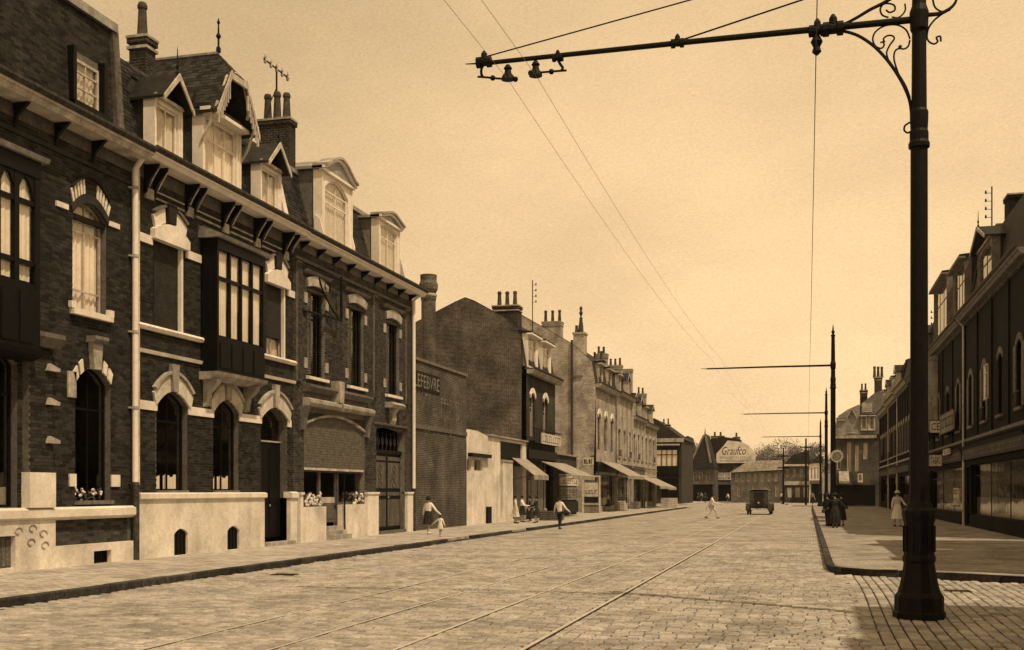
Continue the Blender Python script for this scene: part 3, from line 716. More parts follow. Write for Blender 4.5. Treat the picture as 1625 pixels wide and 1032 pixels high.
for u in [a0+.6+i*1.35 for i in range(8)]:
    mb = MB(); mb.extr(fr, [(.03, 10.12), (.42, 10.12), (.12, 9.85), (.05, 9.6)], u-.04, u+.04); mb.build('cornice_bracket', 'wood_dark', A)
mb = MB(); mb.extr(fr, [(0, 9.5), (.05, 9.5), (.08, 9.58), (0, 9.6)], a0, a1); mb.build('frieze_moulding', 'brick_dark', A)

# drainpipe on the party line
dp = thing('drainpipe', fr(yB, PV, .1), 'pale drainpipe with dark iron foot running down between the first two brick houses', 'drainpipe', 'drainpipes')
mb = MB(); mb.tube([fr(yB, 2.0, .12), fr(yB, 9.9, .12), fr(yB-.02, 10.2, .35)], .075, 10); mb.build('upper_pipe', 'paint_white', dp)
mb = MB(); mb.tube([fr(yB+.18, 2.0, .07), fr(yB+.18, 9.95, .07)], .055, 10); mb.build('side_pipe', 'paint_cream', dp)
mb = MB(); mb.tube([fr(yB, PV, .14), fr(yB, 2.02, .14)], .085, 10); mb.build('pipe_foot', 'iron_worn', dp)
for z in (2.0, 3.9, 5.8, 7.7, 9.4):
    mb = MB(); mb.tube([fr(yB, z, .12), fr(yB, z+.07, .12)], .095, 10); mb.box(fr, yB-.14, yB+.14, z+.01, z+.05, 0, .07); mb.build('pipe_clip', 'paint_cream' if z > 2.1 else 'iron_worn', dp)

# ------------------------------------------------------------------ second house: white base, oriel, gabled dormers
B = house('brick house with white rendered base, dark timber oriel and three steep dormers', yB)
b0, b1 = yB+.0, yC
wB1 = OL(243, 290, 385, 517, .0); wB3 = OL(422, 452, 457, 567, .0); wB1.vs = wB3.vs = 8.42; wB1.v0 = wB3.v0 = 6.12
gB1 = OL(248, 297, 640, 782, .34); gB2 = OL(338, 378, 640, 782, .34); doB = Op(L(414), L(455), .35, 4.13, .34)
for g in (gB1, gB2): g.v0, g.vs = 1.80, 4.13
vB1 = OL(269, 291, 848, 882, .14); vB2 = OL(354, 373, 843, 873, .14)
orB = Op(L(322), L(412), 5.9, 8.9)
hB = [wB1, wB3, gB1, gB2, doB, vB1, vB2, orB]
mb = MB(); wall(mb, fr, b0, b1, PV-.1, 10.2, hB, 0, -.32); mb.build('front_wall', 'mortar_dark', B)
bands = [Op(b0, b1, 5.98, 6.12), Op(b0, b1, 5.38, 5.47)]
mb = MB(); bricks(mb, fr, b0+.1, b1, 1.80, 9.86, [wB1, wB3, gB1, gB2, doB, Op(L(322), L(412), 4.95, 9.3)]+bands); mb.build('brickwork', 'brick_dark', B, kind='stuff')
p1 = doB.u0-.02
mb = MB(); wall(mb, fr, b0+.12, p1, PV-.1, 1.62, [vB1, vB2], .14, 0.0); mb.box(fr, p1-.04, p1, PV-.1, 1.62, -.32, .139)
mb.build('plinth', 'render_white', B)
mb = MB(); mb.extr(fr, [(0, 1.62), (.16, 1.62), (.21, 1.65), (.21, 1.77), (.12, 1.80), (0, 1.80)], b0+.12, p1+.05); mb.build('plinth_coping', 'stone', B)
mb = MB(); mb.box(fr, doB.u1, b1-.02, PV-.1, 1.62, -.32, .14); mb.extr(fr, [(-.1, 1.62), (.2, 1.62), (.2, 1.78), (.1, 1.82), (-.1, 1.82)], doB.u1-.03, b1); mb.build('door_pier_base', 'stone', B)
for v in (vB1, vB2):
    mb = MB(); mb.prism(fr, [(v.u0, v.v0), (v.u1, v.v0)]+[(v.u1-(v.u1-v.u0)*i/6, v.top(v.u1-(v.u1-v.u0)*i/6)) for i in range(7)], .05, .07)
    for i in range(4): x = v.u0+(v.u1-v.u0)*(i+.5)/4; mb.box(fr, x-.012, x+.012, v.v0, v.top(x), .07, .09)
    mb.build('cellar_vent', 'iron', B)
for (x0, x1) in ((b0+.1, gB1.u0-.02), (gB1.u1+.02, gB2.u0-.02), (gB2.u1+.02, doB.u0-.02), (doB.u1+.02, b1-.25)):
    plain(B, 'stone_band', fr, (x0, x1, 3.93, 4.16), 'stone', 0, .05)
for (x0, x1) in ((b0+.1, wB1.u0-.08), (wB1.u1+.12, orB.u0-.05), (wB3.u1+.12, b1)):
    plain(B, 'stone_band', fr, (x0, x1, 8.20, 8.42), 'stone', 0, .05)
for (x0, x1) in ((b0+.1, orB.u0), (orB.u1, b1)):
    mb = MB(); mb.extr(fr, [(0, 5.98), (.1, 5.98), (.14, 6.06), (.1, 6.12), (0, 6.12)], x0, x1); mb.build('sill_band', 'stone', B)
    mb = MB(); mb.extr(fr, [(0, 5.38), (.07, 5.38), (.1, 5.47), (0, 5.47)], x0, x1); mb.build('string_course', 'stone', B)
def stone_arch(root, o, sill_gap=0.0, key_top=.75, m='stone_mid'):
    c = (o.u0+o.u1)/2
    for t0, t1 in ((-1.12, -.22), (.22, 1.12)):
        mb = MB(); voussoir(mb, fr, o, t0, t1, .44, 0, .07, n=4, lift=.02); mb.build('arch_stone', m, root)
        mb = MB(); voussoir(mb, fr, o, t0*1.06, t1*1.06 if t0 > 0 else t1, .07, 0, .13, n=4, lift=.50, spread=.4); mb.build('hood_mould', 'stone_dirty', root)
    mb = MB(); mb.prism(fr, [(c-.12, o.vs+o.rise+.02), (c+.12, o.vs+o.rise+.02), (c+.17, o.vs+o.rise+key_top), (c-.17, o.vs+o.rise+key_top)], 0, .13); mb.build('keystone', 'stone_dirty', root)
for g in (gB1, gB2, doB): stone_arch(B, g)
for w_ in (gB1, gB2):
    fo = window(B, fr, w_, cols=2, rows=(.76,), fm='wood_dark'); mb = MB()
    mb.box(fr, w_.u0+.03, w_.u1-.03, w_.v0-.002, w_.v0+.06, -.14, .08); mb.build('window_sill', 'stone_grey', fo)
    for (q0, q1) in ((.10, .36), (.46, .86)):
        mb = MB(); N = 8
        for i in range(N):
            x, y = [w_.u0+(w_.u1-w_.u0)*(q0+(q1-q0)*k/N) for k in (i, i+1)]
            mb.quad(fr(x, w_.v0+.10, -.24+.02*sin(x*40)), fr(y, w_.v0+.10, -.24+.02*sin(y*40)), fr(y, w_.v0+.46+.04*sin(i), -.24+.02*sin(y*40)), fr(x, w_.v0+.46+.04*sin(i), -.24+.02*sin(x*40)))
        mb.build('half_curtain', 'curtain', fo)
mb = MB(); o = doB; mb.box(fr, o.u0, o.u1, .35, 3.4, -.30, -.24)
for i in range(2):
    for (z0, z1) in ((.55, 1.3), (1.45, 3.2)):
        x0 = o.u0+.12+i*(o.u1-o.u0)/2; mb.box(fr, x0, x0+(o.u1-o.u0)/2-.2, z0, z1, -.24, -.22)
dd = mb.build('front_door', 'wood_dark', B)
mb = MB(); mb.lathe(fr((o.u0+o.u1)/2+.1, 1.35, -.2), [(.02, 0), (.035, .03), (.02, .06)], 8); mb.build('door_knob', 'chrome', dd)
mb = MB(); mb.prism(fr, [(o.u0, 3.45), (o.u1, 3.45)]+[(o.u1-(o.u1-o.u0)*i/6, o.top(o.u1-(o.u1-o.u0)*i/6)) for i in range(7)], -.27, -.264); mb.build('fanlight', 'glass', B)
mb = MB(); mb.box(fr, o.u0, o.u1, 3.4, 3.45, -.3, -.2); mb.box(fr, o.u0, o.u1, PV-.05, .35, -.32, .0); mb.box(fr, o.u0-.0, o.u1+.0, PV-.05, .24, 0, .34); mb.build('door_step', 'stone_dirty', B)
for w_ in (wB1, wB3):
    lo_ = w_.v0+.02 if w_ is wB1 else w_.v0+.62
    shutter(B, fr, w_, rec=.10, vbot=lo_)
    mb = MB(); mb.box(fr, w_.u1-.10, w_.u1-.01, w_.v0, w_.vs, -.09, .02); mb.build('shutter_guide', 'paint_white', B)
    mb = MB(); mb.box(fr, w_.u0-.02, w_.u0+.04, w_.v0, w_.vs, -.09, .0); mb.build('shutter_guide', 'wood_dark', B)
    oo = Op(w_.u0-.12, w_.u1+.12, w_.vs-.02, w_.vs-.02, .0); N = 10; up = []
    c = (w_.u0+w_.u1)/2; hw = (w_.u1-w_.u0)/2+.14
    for i in range(N+1):
        t = -1+2*i/N; up.append((c+t*hw, w_.vs+.20+.26*(1-t*t)))
    mb = MB(); mb.prism(fr, up+[(c+hw, w_.vs-.04), (c-hw, w_.vs-.04)], -.05, .15); mb.build('lintel', 'stone', B)
    for t0, t1 in ((-1.0, -.34), (.34, 1.0)):
        q = Op(w_.u0, w_.u1, w_.v0, w_.vs+.24, .26); mb = MB(); voussoir(mb, fr, q, t0, t1, .40, 0, .08, n=3); mb.build('arch_stone', 'stone', B)
        mb = MB(); voussoir(mb, fr, q, t0*1.05, t1*1.05, .07, 0, .14, n=3, lift=.42, spread=.5); mb.build('hood_mould', 'stone_grey', B)
    mb = MB(); mb.prism(fr, [(c-.16, w_.vs+.50), (c+.16, w_.vs+.50), (c+.2, w_.vs+1.0), (c-.2, w_.vs+1.0)], 0, .15); mb.build('keystone', 'brick_dark', B)
window(B, fr, wB3, rec=.16, cols=2, rows=(), fm='paint_cream', curtain='curtain', curt_h=.25)
obu0, obu1 = onX(345, XL+.53), onX(420, XL+.53)
oriel(B, fr, obu0, obu1, Zat(535, XL+.53, obu0), Zat(394, XL+.53, obu0), .53, 4, (.68,), 'wood_dark', True, cap=.30, low=.95)
for u in (obu0+.25, obu1-.25):
    mb = MB(); mb.extr(fr, [(0, 5.0), (.46, 5.0), (.42, 4.85), (.16, 4.6), (.1, 4.25), (0, 4.2)], u-.12, u+.12); mb.build('oriel_bracket', 'stone_dirty', B)
shell(B, fr, b0, b1, [(0, 10.2), (-.25, 10.4), (-.95, 13.15), (-5, 14.0), (-9, 13.2), (-9.2, 10)], 'brick_far', 'slate', ends=(False, True))
dB1 = Op(L(249), L(285), 10.72, 12.0, .0); dB3 = Op(L(416), L(443), 10.72, 11.95, .0); dB2 = Op(L(326), L(376), 10.62, 12.45, .0)
dh = [Op(q.u0-.16, q.u1+.16, 10, q.vs+.5, .3) for q in (dB1, dB3)]+[Op(dB2.u0-.4, dB2.u1+.4, 10, 13.2)]
mb = MB(); slates(mb, fr, b0+.25, b1-.25, (-.25, 10.35), (-.96, 13.17), dh); mb.build('slates', 'slate', B, kind='stuff')
mb = MB(); mb.extr(fr, [(-.27, 10.3), (-.97, 13.12), (-5, 14.05), (-9.3, 13.2), (-9.2, 12.9), (-5, 13.9), (-1.1, 13.0), (-.4, 10.3)], b0+.22, b1-.22); mb.build('roof', 'slate_far', B)
cornice(B, fr, b0+.08, b1+.02, 10.42, out=.60, m='paint_white', h=.20)
for k in range(5):
    uc = b0+.75+k*(b1-b0-1.4)/4
    for du in (-.2, .2):
        mb = MB(); x = uc+du; mb.extr(fr, [(.03, 10.18), (.46, 10.18), (.44, 10.10), (.14, 9.75), (.10, 9.50), (.03, 9.45)], x-.028, x+.028); mb.build('cornice_bracket', 'wood_dark', B)
        mb = MB(); mb.tube([fr(x, 10.05, .44), fr(x, 9.85, .30), fr(x, 9.62, .17)], .017, 6); mb.build('bracket_edge', 'paint_cream', B)
    plain(B, 'frieze_panel', fr, (uc-.17, uc+.17, 9.35, 9.62), 'stone_dirty', .0, .07)
for x0, x1 in [(b0+.75+k*(b1-b0-1.4)/4+.3, b0+.75+(k+1)*(b1-b0-1.4)/4-.3) for k in range(4)]:
    for za_, zb_ in ((9.42, 9.47), (9.60, 9.64)): plain(B, 'frieze_moulding', fr, (x0, x1, za_, zb_), 'stone_dirty', 0, .06)
for q, nm in ((dB1, 0), (dB3, 1)): dormer(B, fr, q, 'gable', wf=-.02, apex=.66, fm='paint_white', curtain='curtain', cols=2, rows=(), frame=.09, over=.10, proj=.34)
# the big gabled dormer
BD = dormer(B, fr, dB2, 'none', wf=.0, fm='paint_white', curtain='curtain', cols=3, rows=(.66,), frame=.16, back=2.5)
gx = (dB2.u0+dB2.u1)/2; WF, WR = .55, -.10
uR = onX(410, XL+WF); zE = Zat(214, XL+WF, uR); hwB = uR-gx; apx = Zat(86, XL+WR, gx); zt = 12.75; cf = .36
zat_ = lambda t: apx+(zE-apx)*t
mb = MB()
for sgn in (-1, 1):
    U = lambda t: gx+sgn*hwB*t
    out_ = [fr(gx, apx, -4.0), fr(gx, apx, WR), fr(U(cf), zat_(cf), WF), fr(U(1), zE, WF), fr(U(1), zE, -4.0)]
    low_ = [(x, y, z-.09) for x, y, z in out_]; mb.add(out_+low_, [(0, 1, 2, 3, 4), (9, 8, 7, 6, 5)]+[(i, (i+1) % 5, 5+(i+1) % 5, 5+i) for i in range(5)])
mb.add([fr(gx, apx+.01, WR), fr(gx-hwB*cf, zat_(cf)+.01, WF), fr(gx+hwB*cf, zat_(cf)+.01, WF)], [(0, 1, 2)])
mb.build('gable_roof', 'slate_far', BD)
mb = MB(); Lh = sqrt((apx-zE)**2+hwB**2); n = int(Lh/.12)
for sgn in (-1, 1):
    for r in range(n):
        lo_, hi_ = r/n, min(1, (r+1.2)/n); wm_ = WF-.0 if hi_ < 1-cf else WF-(hi_-(1-cf))/cf*(WF-WR)
        u = wm_
        while u > -3.7:
            e = u-(.2 if (r % 2 == 0 or u < wm_) else .1); j = random.uniform(.012, .028)
            P_ = lambda t, w, o_: fr(gx+sgn*hwB*(1-t), zE+(apx-zE)*t+o_, w)
            mb.add([P_(lo_, u, j), P_(lo_, e+.006, j), P_(hi_, e+.006, .006), P_(hi_, u, .006), P_(lo_, u, 0), P_(lo_, e+.006, 0)], [(0, 1, 2, 3), (0, 1, 5, 4)]); u = e
for r in range(5):
    t0, t1 = cf*(1-r/5), cf*(1-min(1, (r+1.15)/5))
    w0_, w1_ = [WR+(WF-WR)*t/cf for t in (t0, t1)]; m_ = max(2, int(2*t0*hwB/.2))
    for k in range(m_):
        a_, b_ = -1+2*k/m_, -1+2*(k+1)/m_-.03
        mb.add([fr(gx+a_*hwB*t0, zat_(t0)+.035, w0_), fr(gx+b_*hwB*t0, zat_(t0)+.035, w0_), fr(gx+b_*hwB*t1, zat_(t1)+.016, w1_), fr(gx+a_*hwB*t1, zat_(t1)+.016, w1_)], [(0, 1, 2, 3)])
mb.build('gable_slates', 'slate', BD, kind='stuff')
mb = MB(); mb.tube([fr(gx, apx+.03, -4.0), fr(gx, apx+.03, WR)], .06, 6); mb.build('ridge_roll', 'zinc', BD)
T_ = lambda sgn, t, dz: (gx+sgn*hwB*t, zat_(t)+dz)
for sgn in (-1, 1):
    mb = MB(); mb.prism(fr, [T_(sgn, cf, .04), T_(sgn, 1.03, .04), T_(sgn, 1.03, -.16), T_(sgn, cf, -.18)], WF+.001, WF+.05)
    for k in range(7):
        t = cf+.05+(.60-.0)*(k+.5)/7; x, z = T_(sgn, t, 0); mb.box(fr, x-.03, x+.03, z-.62+.03*k, z-.18, WF-.02, WF+.03)
    mb.build('bargeboard', 'paint_cream', BD)
mb = MB(); mb.box(fr, gx-hwB*cf-.05, gx+hwB*cf+.05, zat_(cf)-.20, zat_(cf)-.02, WF-.03, WF+.04); mb.build('collar_beam', 'paint_cream', BD)
mb = MB(); mb.prism(fr, [(gx-hwB*.9, zE+.3), (gx+hwB*.9, zE+.3), (gx, apx-.2)], -.40, -.32); mb.build('gable_panel', 'wood_dark', BD)
mb = MB(); q_ = .62
mb.tube([fr(gx-hwB*q_, zE+.3, .42)]+[fr(gx+hwB*q_*cos(pi-pi*i/8), zE+.45+.95*sin(pi*i/8), .46) for i in range(9)]+[fr(gx+hwB*q_, zE+.3, .42)], .05, 6)
for sgn in (-1, 1): mb.tube([fr(gx+sgn*hwB*.95, 11.7, .02), fr(gx+sgn*hwB*.95, 12.05, .25), fr(gx+sgn*hwB*.92, zE+.25, .5)], .045, 6)
mb.build('gable_brace', 'paint_cream', BD)
mb = MB(); mb.lathe(fr(gx, apx+.05, WR), [(.07, 0), (.07, .12), (.03, .18), (.03, .38), (.08, .46), (.03, .56), (.02, .8), (.05, .86), (.001, 1.0)], 8); mb.build('finial', 'iron', BD)
ycb = onX(226, -17.7); zc = Zat(63, -17.7, ycb)
chimney(B, -17.7, ycb, 12.6, zc, .52, .46, [(0, 0)], pot_h=.95, pr=.15, m='brick_far')
ycc = onX(440, -17.9); zcc = Zat(193, -17.9, ycc)
cB2 = chimney(B, -17.9, ycc, 12.4, zcc, 1.15, .5, [(-.36, 0), (0, 0), (.36, 0)], pot_h=.98, pr=.15, bands=False, m='brick_far')
mb = MB(); mb.extr(fr, [(.05, 10.4), (-.10, 10.45), (-.72, 13.1), (-.95, 13.2), (-.95, 10.4)], b1-.2, b1+.1); mb.build('party_parapet', 'stone', B)
def aerial(x, y, z0, z1, side, label, n=4, cross=False):
    t = thing('aerial_mast', (x, y, z0), label, 'telephone mast', 'telephone masts on the roofs')
    mb = MB(); mb.tube([(x, y, z0-.4), (x, y, z1)], .035, 6)
    if cross: mb.tube([(x, y-.95, z1-.05), (x, y+.95, z1-.05)], .03, 5); mb.tube([(x, y-.6, z0+.3), (x, y, z1-.7)], .018, 5)
    mb.build('mast', 'iron', t)
    for k in range(n):
        mb = MB()
        if cross: yy = y-.85+k*1.7/(n-1); mb.lathe((x, yy, z1-.16), [(.05, 0), (.06, .08), (.03, .14), (.05, .2), (.01, .3)], 6)
        else:
            zz = z1-.35-k*.42; mb.tube([(x, y, zz), (x-side*.32, y-.3, zz-.06)], .014, 4); mb.lathe((x-side*.34, y-.32, zz-.1), [(.045, 0), (.05, .1), (.02, .18)], 6)
        mb.build('insulator', 'stone_dirty' if cross else 'iron', t)
aerial(-17.9, ycc-.05, zcc, Zat(108, -17.9, ycc), -1, 'mast with a crossbar of insulators rising from the three pot chimney', 5, True)

# ------------------------------------------------------------------ third house: shop with rounded dormers
C = house('brick shop house with arched blind, double iron door and two white rounded dormers', yC)
c0, c1 = yC, yD
wC = [OL(487, 515, 455, 598), OL(552, 577, 485, 610), OL(612, 633, 510, 622)]
for w_ in wC: w_.v0, w_.vs, w_.rise = 5.78, 8.70, .0
shC = Op(L(482), L(578), .40, 4.12, .40); doC = Op(L(597), L(642), .25, 4.3, .12)
hC = wC+[shC, doC]
mb = MB(); wall(mb, fr, c0, c1, PV-.1, 10.2, hC, 0, -.32); mb.build('front_wall', 'mortar_mid', C)
mb = MB(); bricks(mb, fr, c0+.02, c1-.02, 1.5, 9.95, hC+[Op(shC.u0-.1, shC.u1+.2, 4.6, 5.55)]); mb.build('brickwork', 'brick_mid', C, kind='stuff')
for w_ in wC:
    fo = window(C, fr, w_, rec=.2, cols=2, rows=(.74,), fm='wood_dark')
    mb = MB(); mb.extr(fr, [(-.2, 5.64), (.14, 5.64), (.14, 5.74), (-.2, 5.78)], w_.u0-.1, w_.u1+.12); mb.build('window_sill', 'stone', fo)
    o2 = Op(w_.u0, w_.u1, 8.78, 8.78, .10); mb = MB(); voussoir(mb, fr, o2, -1.1, 1.1, .34, 0, .10, n=6); mb.build('lintel', 'stone_dirty', C)
    mb = MB(); mb.extr(fr, [(0, 9.2), (.14, 9.24), (.2, 9.32), (0, 9.36)], w_.u0-.3, w_.u1+.3); mb.build('hood_mould', 'stone_grey', C)
    for z in (8.2, 6.0): plain(C, 'stone_block', fr, (w_.u0-.26, w_.u0-.02, z, z+.35), 'stone_dirty', 0, .04); plain(C, 'stone_block', fr, (w_.u1+.02, w_.u1+.26, z, z+.35), 'stone_dirty', 0, .04)
    for side in (0, 1):     # folded louvred shutters standing in the reveal
        ux = w_.u0+.04 if side == 0 else w_.u1-.04
        mb = MB(); z = w_.v0+.08
        sw = .50 if side == 0 else .12
        while z < w_.vs-.1:
            x0, x1 = (ux, ux+sw) if side == 0 else (ux-sw, ux)
            mb.prism(fr, [(x0, z), (x1, z+.0), (x1, z+.055), (x0, z+.055)], -.13, -.10+random.random()*.01); z += .085
        mb.build('louvred_shutter', 'wood_mid' if side == 0 else 'wood_dark', C, kind='stuff')
# pier pilasters between the upper windows
for u in (L(470)+.12, L(594), L(645)):
    mb = MB(); bricks(mb, fr, u-.16, u+.16, 5.5, 9.5, [], pu=.16, w=.09); mb.build('pilaster_brickwork', 'brick_mid', C, kind='stuff')
    mb = MB(); mb.box(fr, u-.16, u+.16, 5.5, 9.5, 0, .086); mb.build('pilaster', 'mortar_mid', C)
# shop beam
for (x0, x1) in ((shC.u0-.1, L(530)), (L(533), shC.u1+.35)):
    mb = MB(); mb.extr(fr, [(0, 4.72), (.26, 4.72), (.32, 4.82), (.32, 4.93), (.18, 4.99), (0, 4.99)], x0, x1); mb.build('shop_beam', 'stone_dirty', C)
    mb = MB(); mb.extr(fr, [(0, 5.2), (.14, 5.2), (.22, 5.3), (.3, 5.36), (.3, 5.42), (0, 5.5)], x0, x1-.1); mb.build('shop_cornice', 'stone_grey', C)
mb = MB(); mb.prism(fr, [(L(529)-.18, 4.98), (L(529)+.18, 4.98), (L(529)+.24, 5.75), (L(529)-.24, 5.75)], 0, .34); mb.build('shop_console', 'stone_dirty', C)
for u in (shC.u0-.16, shC.u1+.16):
    mb = MB(); mb.extr(fr, [(0, 3.9), (.12, 3.9), (.16, 4.3), (.3, 4.7), (0, 4.72)], u-.12, u+.12); mb.build('shop_console', 'stone_grey', C)
mb = MB(); N = 12; o = shC; us = [o.u0+(o.u1-o.u0)*i/N for i in range(N+1)]
mb.prism(fr, [(o.u0+.03, 2.62), (o.u1-.03, 2.62)]+[(u, o.top(u)-.05) for u in us[::-1]], -.10, -.06)
z = 2.7
while z < 4.4:
    q = 0 if z < o.vs else (1-sqrt(max(0, 1-(z-o.vs)/o.rise)))*(o.u1-o.u0)/2
    mb.box(fr, o.u0+.05+q, o.u1-.05-q, z, z+.02, -.06, -.05); z += .09
mb.build('shop_blind', 'blind', C)
mb = MB(); mb.box(fr, o.u0+.03, o.u1-.03, 2.56, 2.64, -.12, .0); mb.build('blind_bar', 'paint_cream', C)
mb = MB()
for a, b_ in zip(us, us[1:]): mb.prism(fr, [(a, o.top(a)-.05), (b_, o.top(b_)-.05), (b_, o.top(b_)+.03), (a, o.top(a)+.03)], -.06, .05)
mb.build('arch_moulding', 'stone_dirty', C)
du0, du1 = L(514), L(541)
sf = MB()
for x in (o.u0, du0-.08, du1, o.u1-.08): sf.box(fr, x, x+.10, .4 if x > o.u0 else 1.3, 2.56, -.24, -.14)
sf.box(fr, o.u0+.1, du0-.08, 1.30, 1.40, -.24, -.14); sf.box(fr, du1+.1, o.u1-.08, 1.34, 1.44, -.24, -.14)
sf.box(fr, o.u0+.1, o.u1-.08, 2.50, 2.55, -.23, -.15); sfo = sf.build('shop_window', 'wood_mid', C)
for (x0, x1, z0) in ((o.u0+.1, du0-.08, 1.4), (du1+.1, o.u1-.08, 1.44)):
    mb = MB(); mb.box(fr, x0, x1, z0, 2.56, -.20, -.194); mb.build('pane', 'glass', sfo)
mb = MB(); mb.box(fr, du0+.03, du1-.01, .72, 1.42, -.24, -.19); mb.box(fr, du0+.03, du0+.13, 1.42, 2.56, -.24, -.19); mb.box(fr, du1-.11, du1-.01, 1.42, 2.56, -.24, -.19); mb.box(fr, du0+.12, du1-.1, .84, 1.30, -.19, -.175)
dr = mb.build('shop_door', 'wood_mid', C)
mb = MB(); mb.box(fr, du0+.05, du1-.03, 1.40, 1.62, -.22, -.20); mb.build('door_panel', 'paint_cream', dr)
mb = MB(); mb.box(fr, du0+.13, du1-.11, 1.62, 2.56, -.22, -.214); mb.build('pane', 'glass', dr)
mb = MB(); mb.box(fr, du1-.16, du1-.13, 1.2, 1.34, -.19, -.14); mb.build('door_handle', 'iron', dr)
mb = MB(); mb.box(fr, shC.u0-.3, du0-.02, PV-.1, 1.30, -.3, .10); mb.build('shop_base', 'render_white', C)
mb = MB(); mb.box(fr, du1+.02, shC.u1+.02, PV-.1, 1.34, -.3, .10); mb.build('shop_base', 'render_white', C)
mb = MB()
for k in range(3): mb.box(fr, du0-.01, du1+.01, PV-.1 if k == 0 else .3+.14*(k-1), .3+.14*k, -.32, .42-.20*k)
mb.build('shop_step', 'stone_dirty', C)
mb = MB(); mb.tube([fr(du1+.0, PV, .16), fr(du1+.0, 2.5, .14)], .03, 6); mb.build('shop_post', 'iron', C)
for (x0, x1, zt_) in ((c0+.28, shC.u0-.28, 1.72), (shC.u1+.03, doC.u0-.03, 1.72), (doC.u1+.03, c1-.05, 1.72)):
    if x1 > x0: mb = MB(); mb.box(fr, x0, x1, PV-.1, zt_, -.2, .12); mb.box(fr, x0-.03, x1+.03, zt_, zt_+.08, -.1, .16); mb.build('pier_base', 'stone', C)
for (u0, u1, zb) in ((L(484), L(509), 1.30), (L(560), L(576), 1.34)):
    mb = MB()
    for i in range(60 if u0 < L(500) else 26):
        t = random.random(); u = u0+(u1-u0)*t; mb.ball(fr(u, zb+.03+random.random()*(.16+.30*abs(sin(t*5))), -.04+random.random()*.1), random.uniform(.03, .06), 6, 4)
    mb.build('window_flowers', 'flowers', C, kind='stuff'); foliage(fr, u0, u1, zb+.02, zb+.42, -.08, .08, C)
mb = MB(); o = doC; mb.box(fr, o.u0, o.u1, .25, 3.35, -.26, -.20); mb.box(fr, o.u0, o.u1, 3.35, 3.5, -.28, -.12); ddc = mb.build('double_door', 'wood_dark', C)
mb = MB(); h_ = (o.u1-o.u0)/2
for i in range(2):
    x = o.u0+i*h_
    for (z0, z1) in ((.4, 1.5), (1.65, 1.8), (1.95, 3.0), (3.08, 3.25)): mb.box(fr, x+.12, x+h_-.12, z0, z1, -.20, -.175)
mb.build('door_panels', 'wood_mid', ddc)
mb = MB()
for i in range(2):
    x = o.u0+i*h_+h_/2
    for k in range(3):
        z = 2.1+k*.32; mb.tube([fr(x+.16*cos(t), z+.13*sin(t), -.165) for t in [j*.7 for j in range(10)]], .014, 4)
for k in range(7):
    x = o.u0+(k+.5)*(o.u1-o.u0)/7; mb.tube([fr(x, 3.5, -.2), fr(x, 4.25, -.2)], .014, 4); mb.tube([fr(x+.11*cos(t), 3.85+.16*sin(t), -.19) for t in [j*.7 for j in range(10)]], .012, 4)
mb.build('door_grille', 'iron_worn', ddc)
mb = MB(); mb.lathe(fr((o.u0+o.u1)/2+.12, 1.55, -.15), [(.02, 0), (.04, .03), (.02, .07)], 8); mb.build('door_knob', 'chrome', ddc)
mb = MB(); x = (o.u0+o.u1)/2; mb.extr(fr, [(0, 4.5), (.08, 4.5), (.16, 4.7), (.16, 5.0), (.3, 5.2), (0, 5.2)], x-.22, x+.22); mb.extr(fr, [(0, 5.2), (.34, 5.2), (.42, 5.32), (.3, 5.42), (0, 5.42)], x-.7, x+.7); mb.build('door_console', 'stone_dirty', C)
mb = MB(); mb.extr(fr, [(0, 4.46), (.07, 4.46), (.1, 4.53), (0, 4.56)], doC.u0-.25, doC.u1+.25); mb.build('door_hood', 'stone_grey', C)
mb = MB(); mb.box(fr, doC.u0, doC.u1, PV-.05, .25, -.32, .08); mb.build('door_step', 'stone_grey', C)
shell(C, fr, c0, c1, [(0, 10.2), (-.25, 10.4), (-.95, 13.1), (-5, 13.9), (-9, 13.2), (-9.2, 10)], 'brick_far', 'slate')
dC1 = Op(L(515), L(552), 10.7, 12.55, .40); dC2 = Op(L(606), L(632), 10.7, 12.45, .12)
mb = MB(); slates(mb, fr, c0+.1, c1-.3, (-.25, 10.35), (-.96, 13.0), [Op(q.u0-.3, q.u1+.3, 10, 13) for q in (dC1, dC2)]); mb.build('slates', 'slate', C, kind='stuff')
mb = MB(); mb.extr(fr, [(-.27, 10.3), (-.97, 12.98), (-5, 13.9), (-9.3, 13.2), (-9.2, 12.9), (-5, 13.7), (-1.1, 12.9), (-.4, 10.3)], c0+.1, c1-.25); mb.build('roof', 'slate_far', C)
mb = MB(); mb.extr(fr, [(-.85, 12.92), (-.85, 13.08), (-1.05, 13.16), (-1.4, 13.2), (-1.4, 12.9)], c0+.1, c1-.2); mb.build('roof_flashing', 'zinc', C)
dormer(C, fr, dC1, 'arch', wf=.02, fm='paint_white', apex=.55, cols=2, rows=(.66, .86), frame=.28, back=2.2, cm='stone_grey')
dormer(C, fr, dC2, 'arch', wf=-.05, fm='paint_white', apex=.28, cols=2, rows=(.74,), frame=.22, back=1.6, cm='stone_grey')
for x in (dC1.u0-.42, dC1.u1+.34):
    mb = MB(); mb.extr(fr, [(-.2, 10.5), (.10, 10.5), (.12, 10.9), (.02, 11.3), (-.2, 11.5)], x, x+.08); mb.build('dormer_scroll', 'paint_white', C)
mb = MB(); mb.extr(fr, [(.02, 10.4), (-.10, 10.45), (-.72, 12.9), (-.95, 13.0), (-.95, 10.4)], c1-.26, c1); mb.build('party_parapet', 'stone', C)
cornice(C, fr, c0+.04, c1+.30, 10.40, out=.58, m='paint_white', h=.20)
mb = MB(); mb.extr(fr, [(0, 9.55), (.06, 9.55), (.10, 9.64), (0, 9.66)], c0, c1); mb.build('frieze_moulding', 'stone_grey', C)
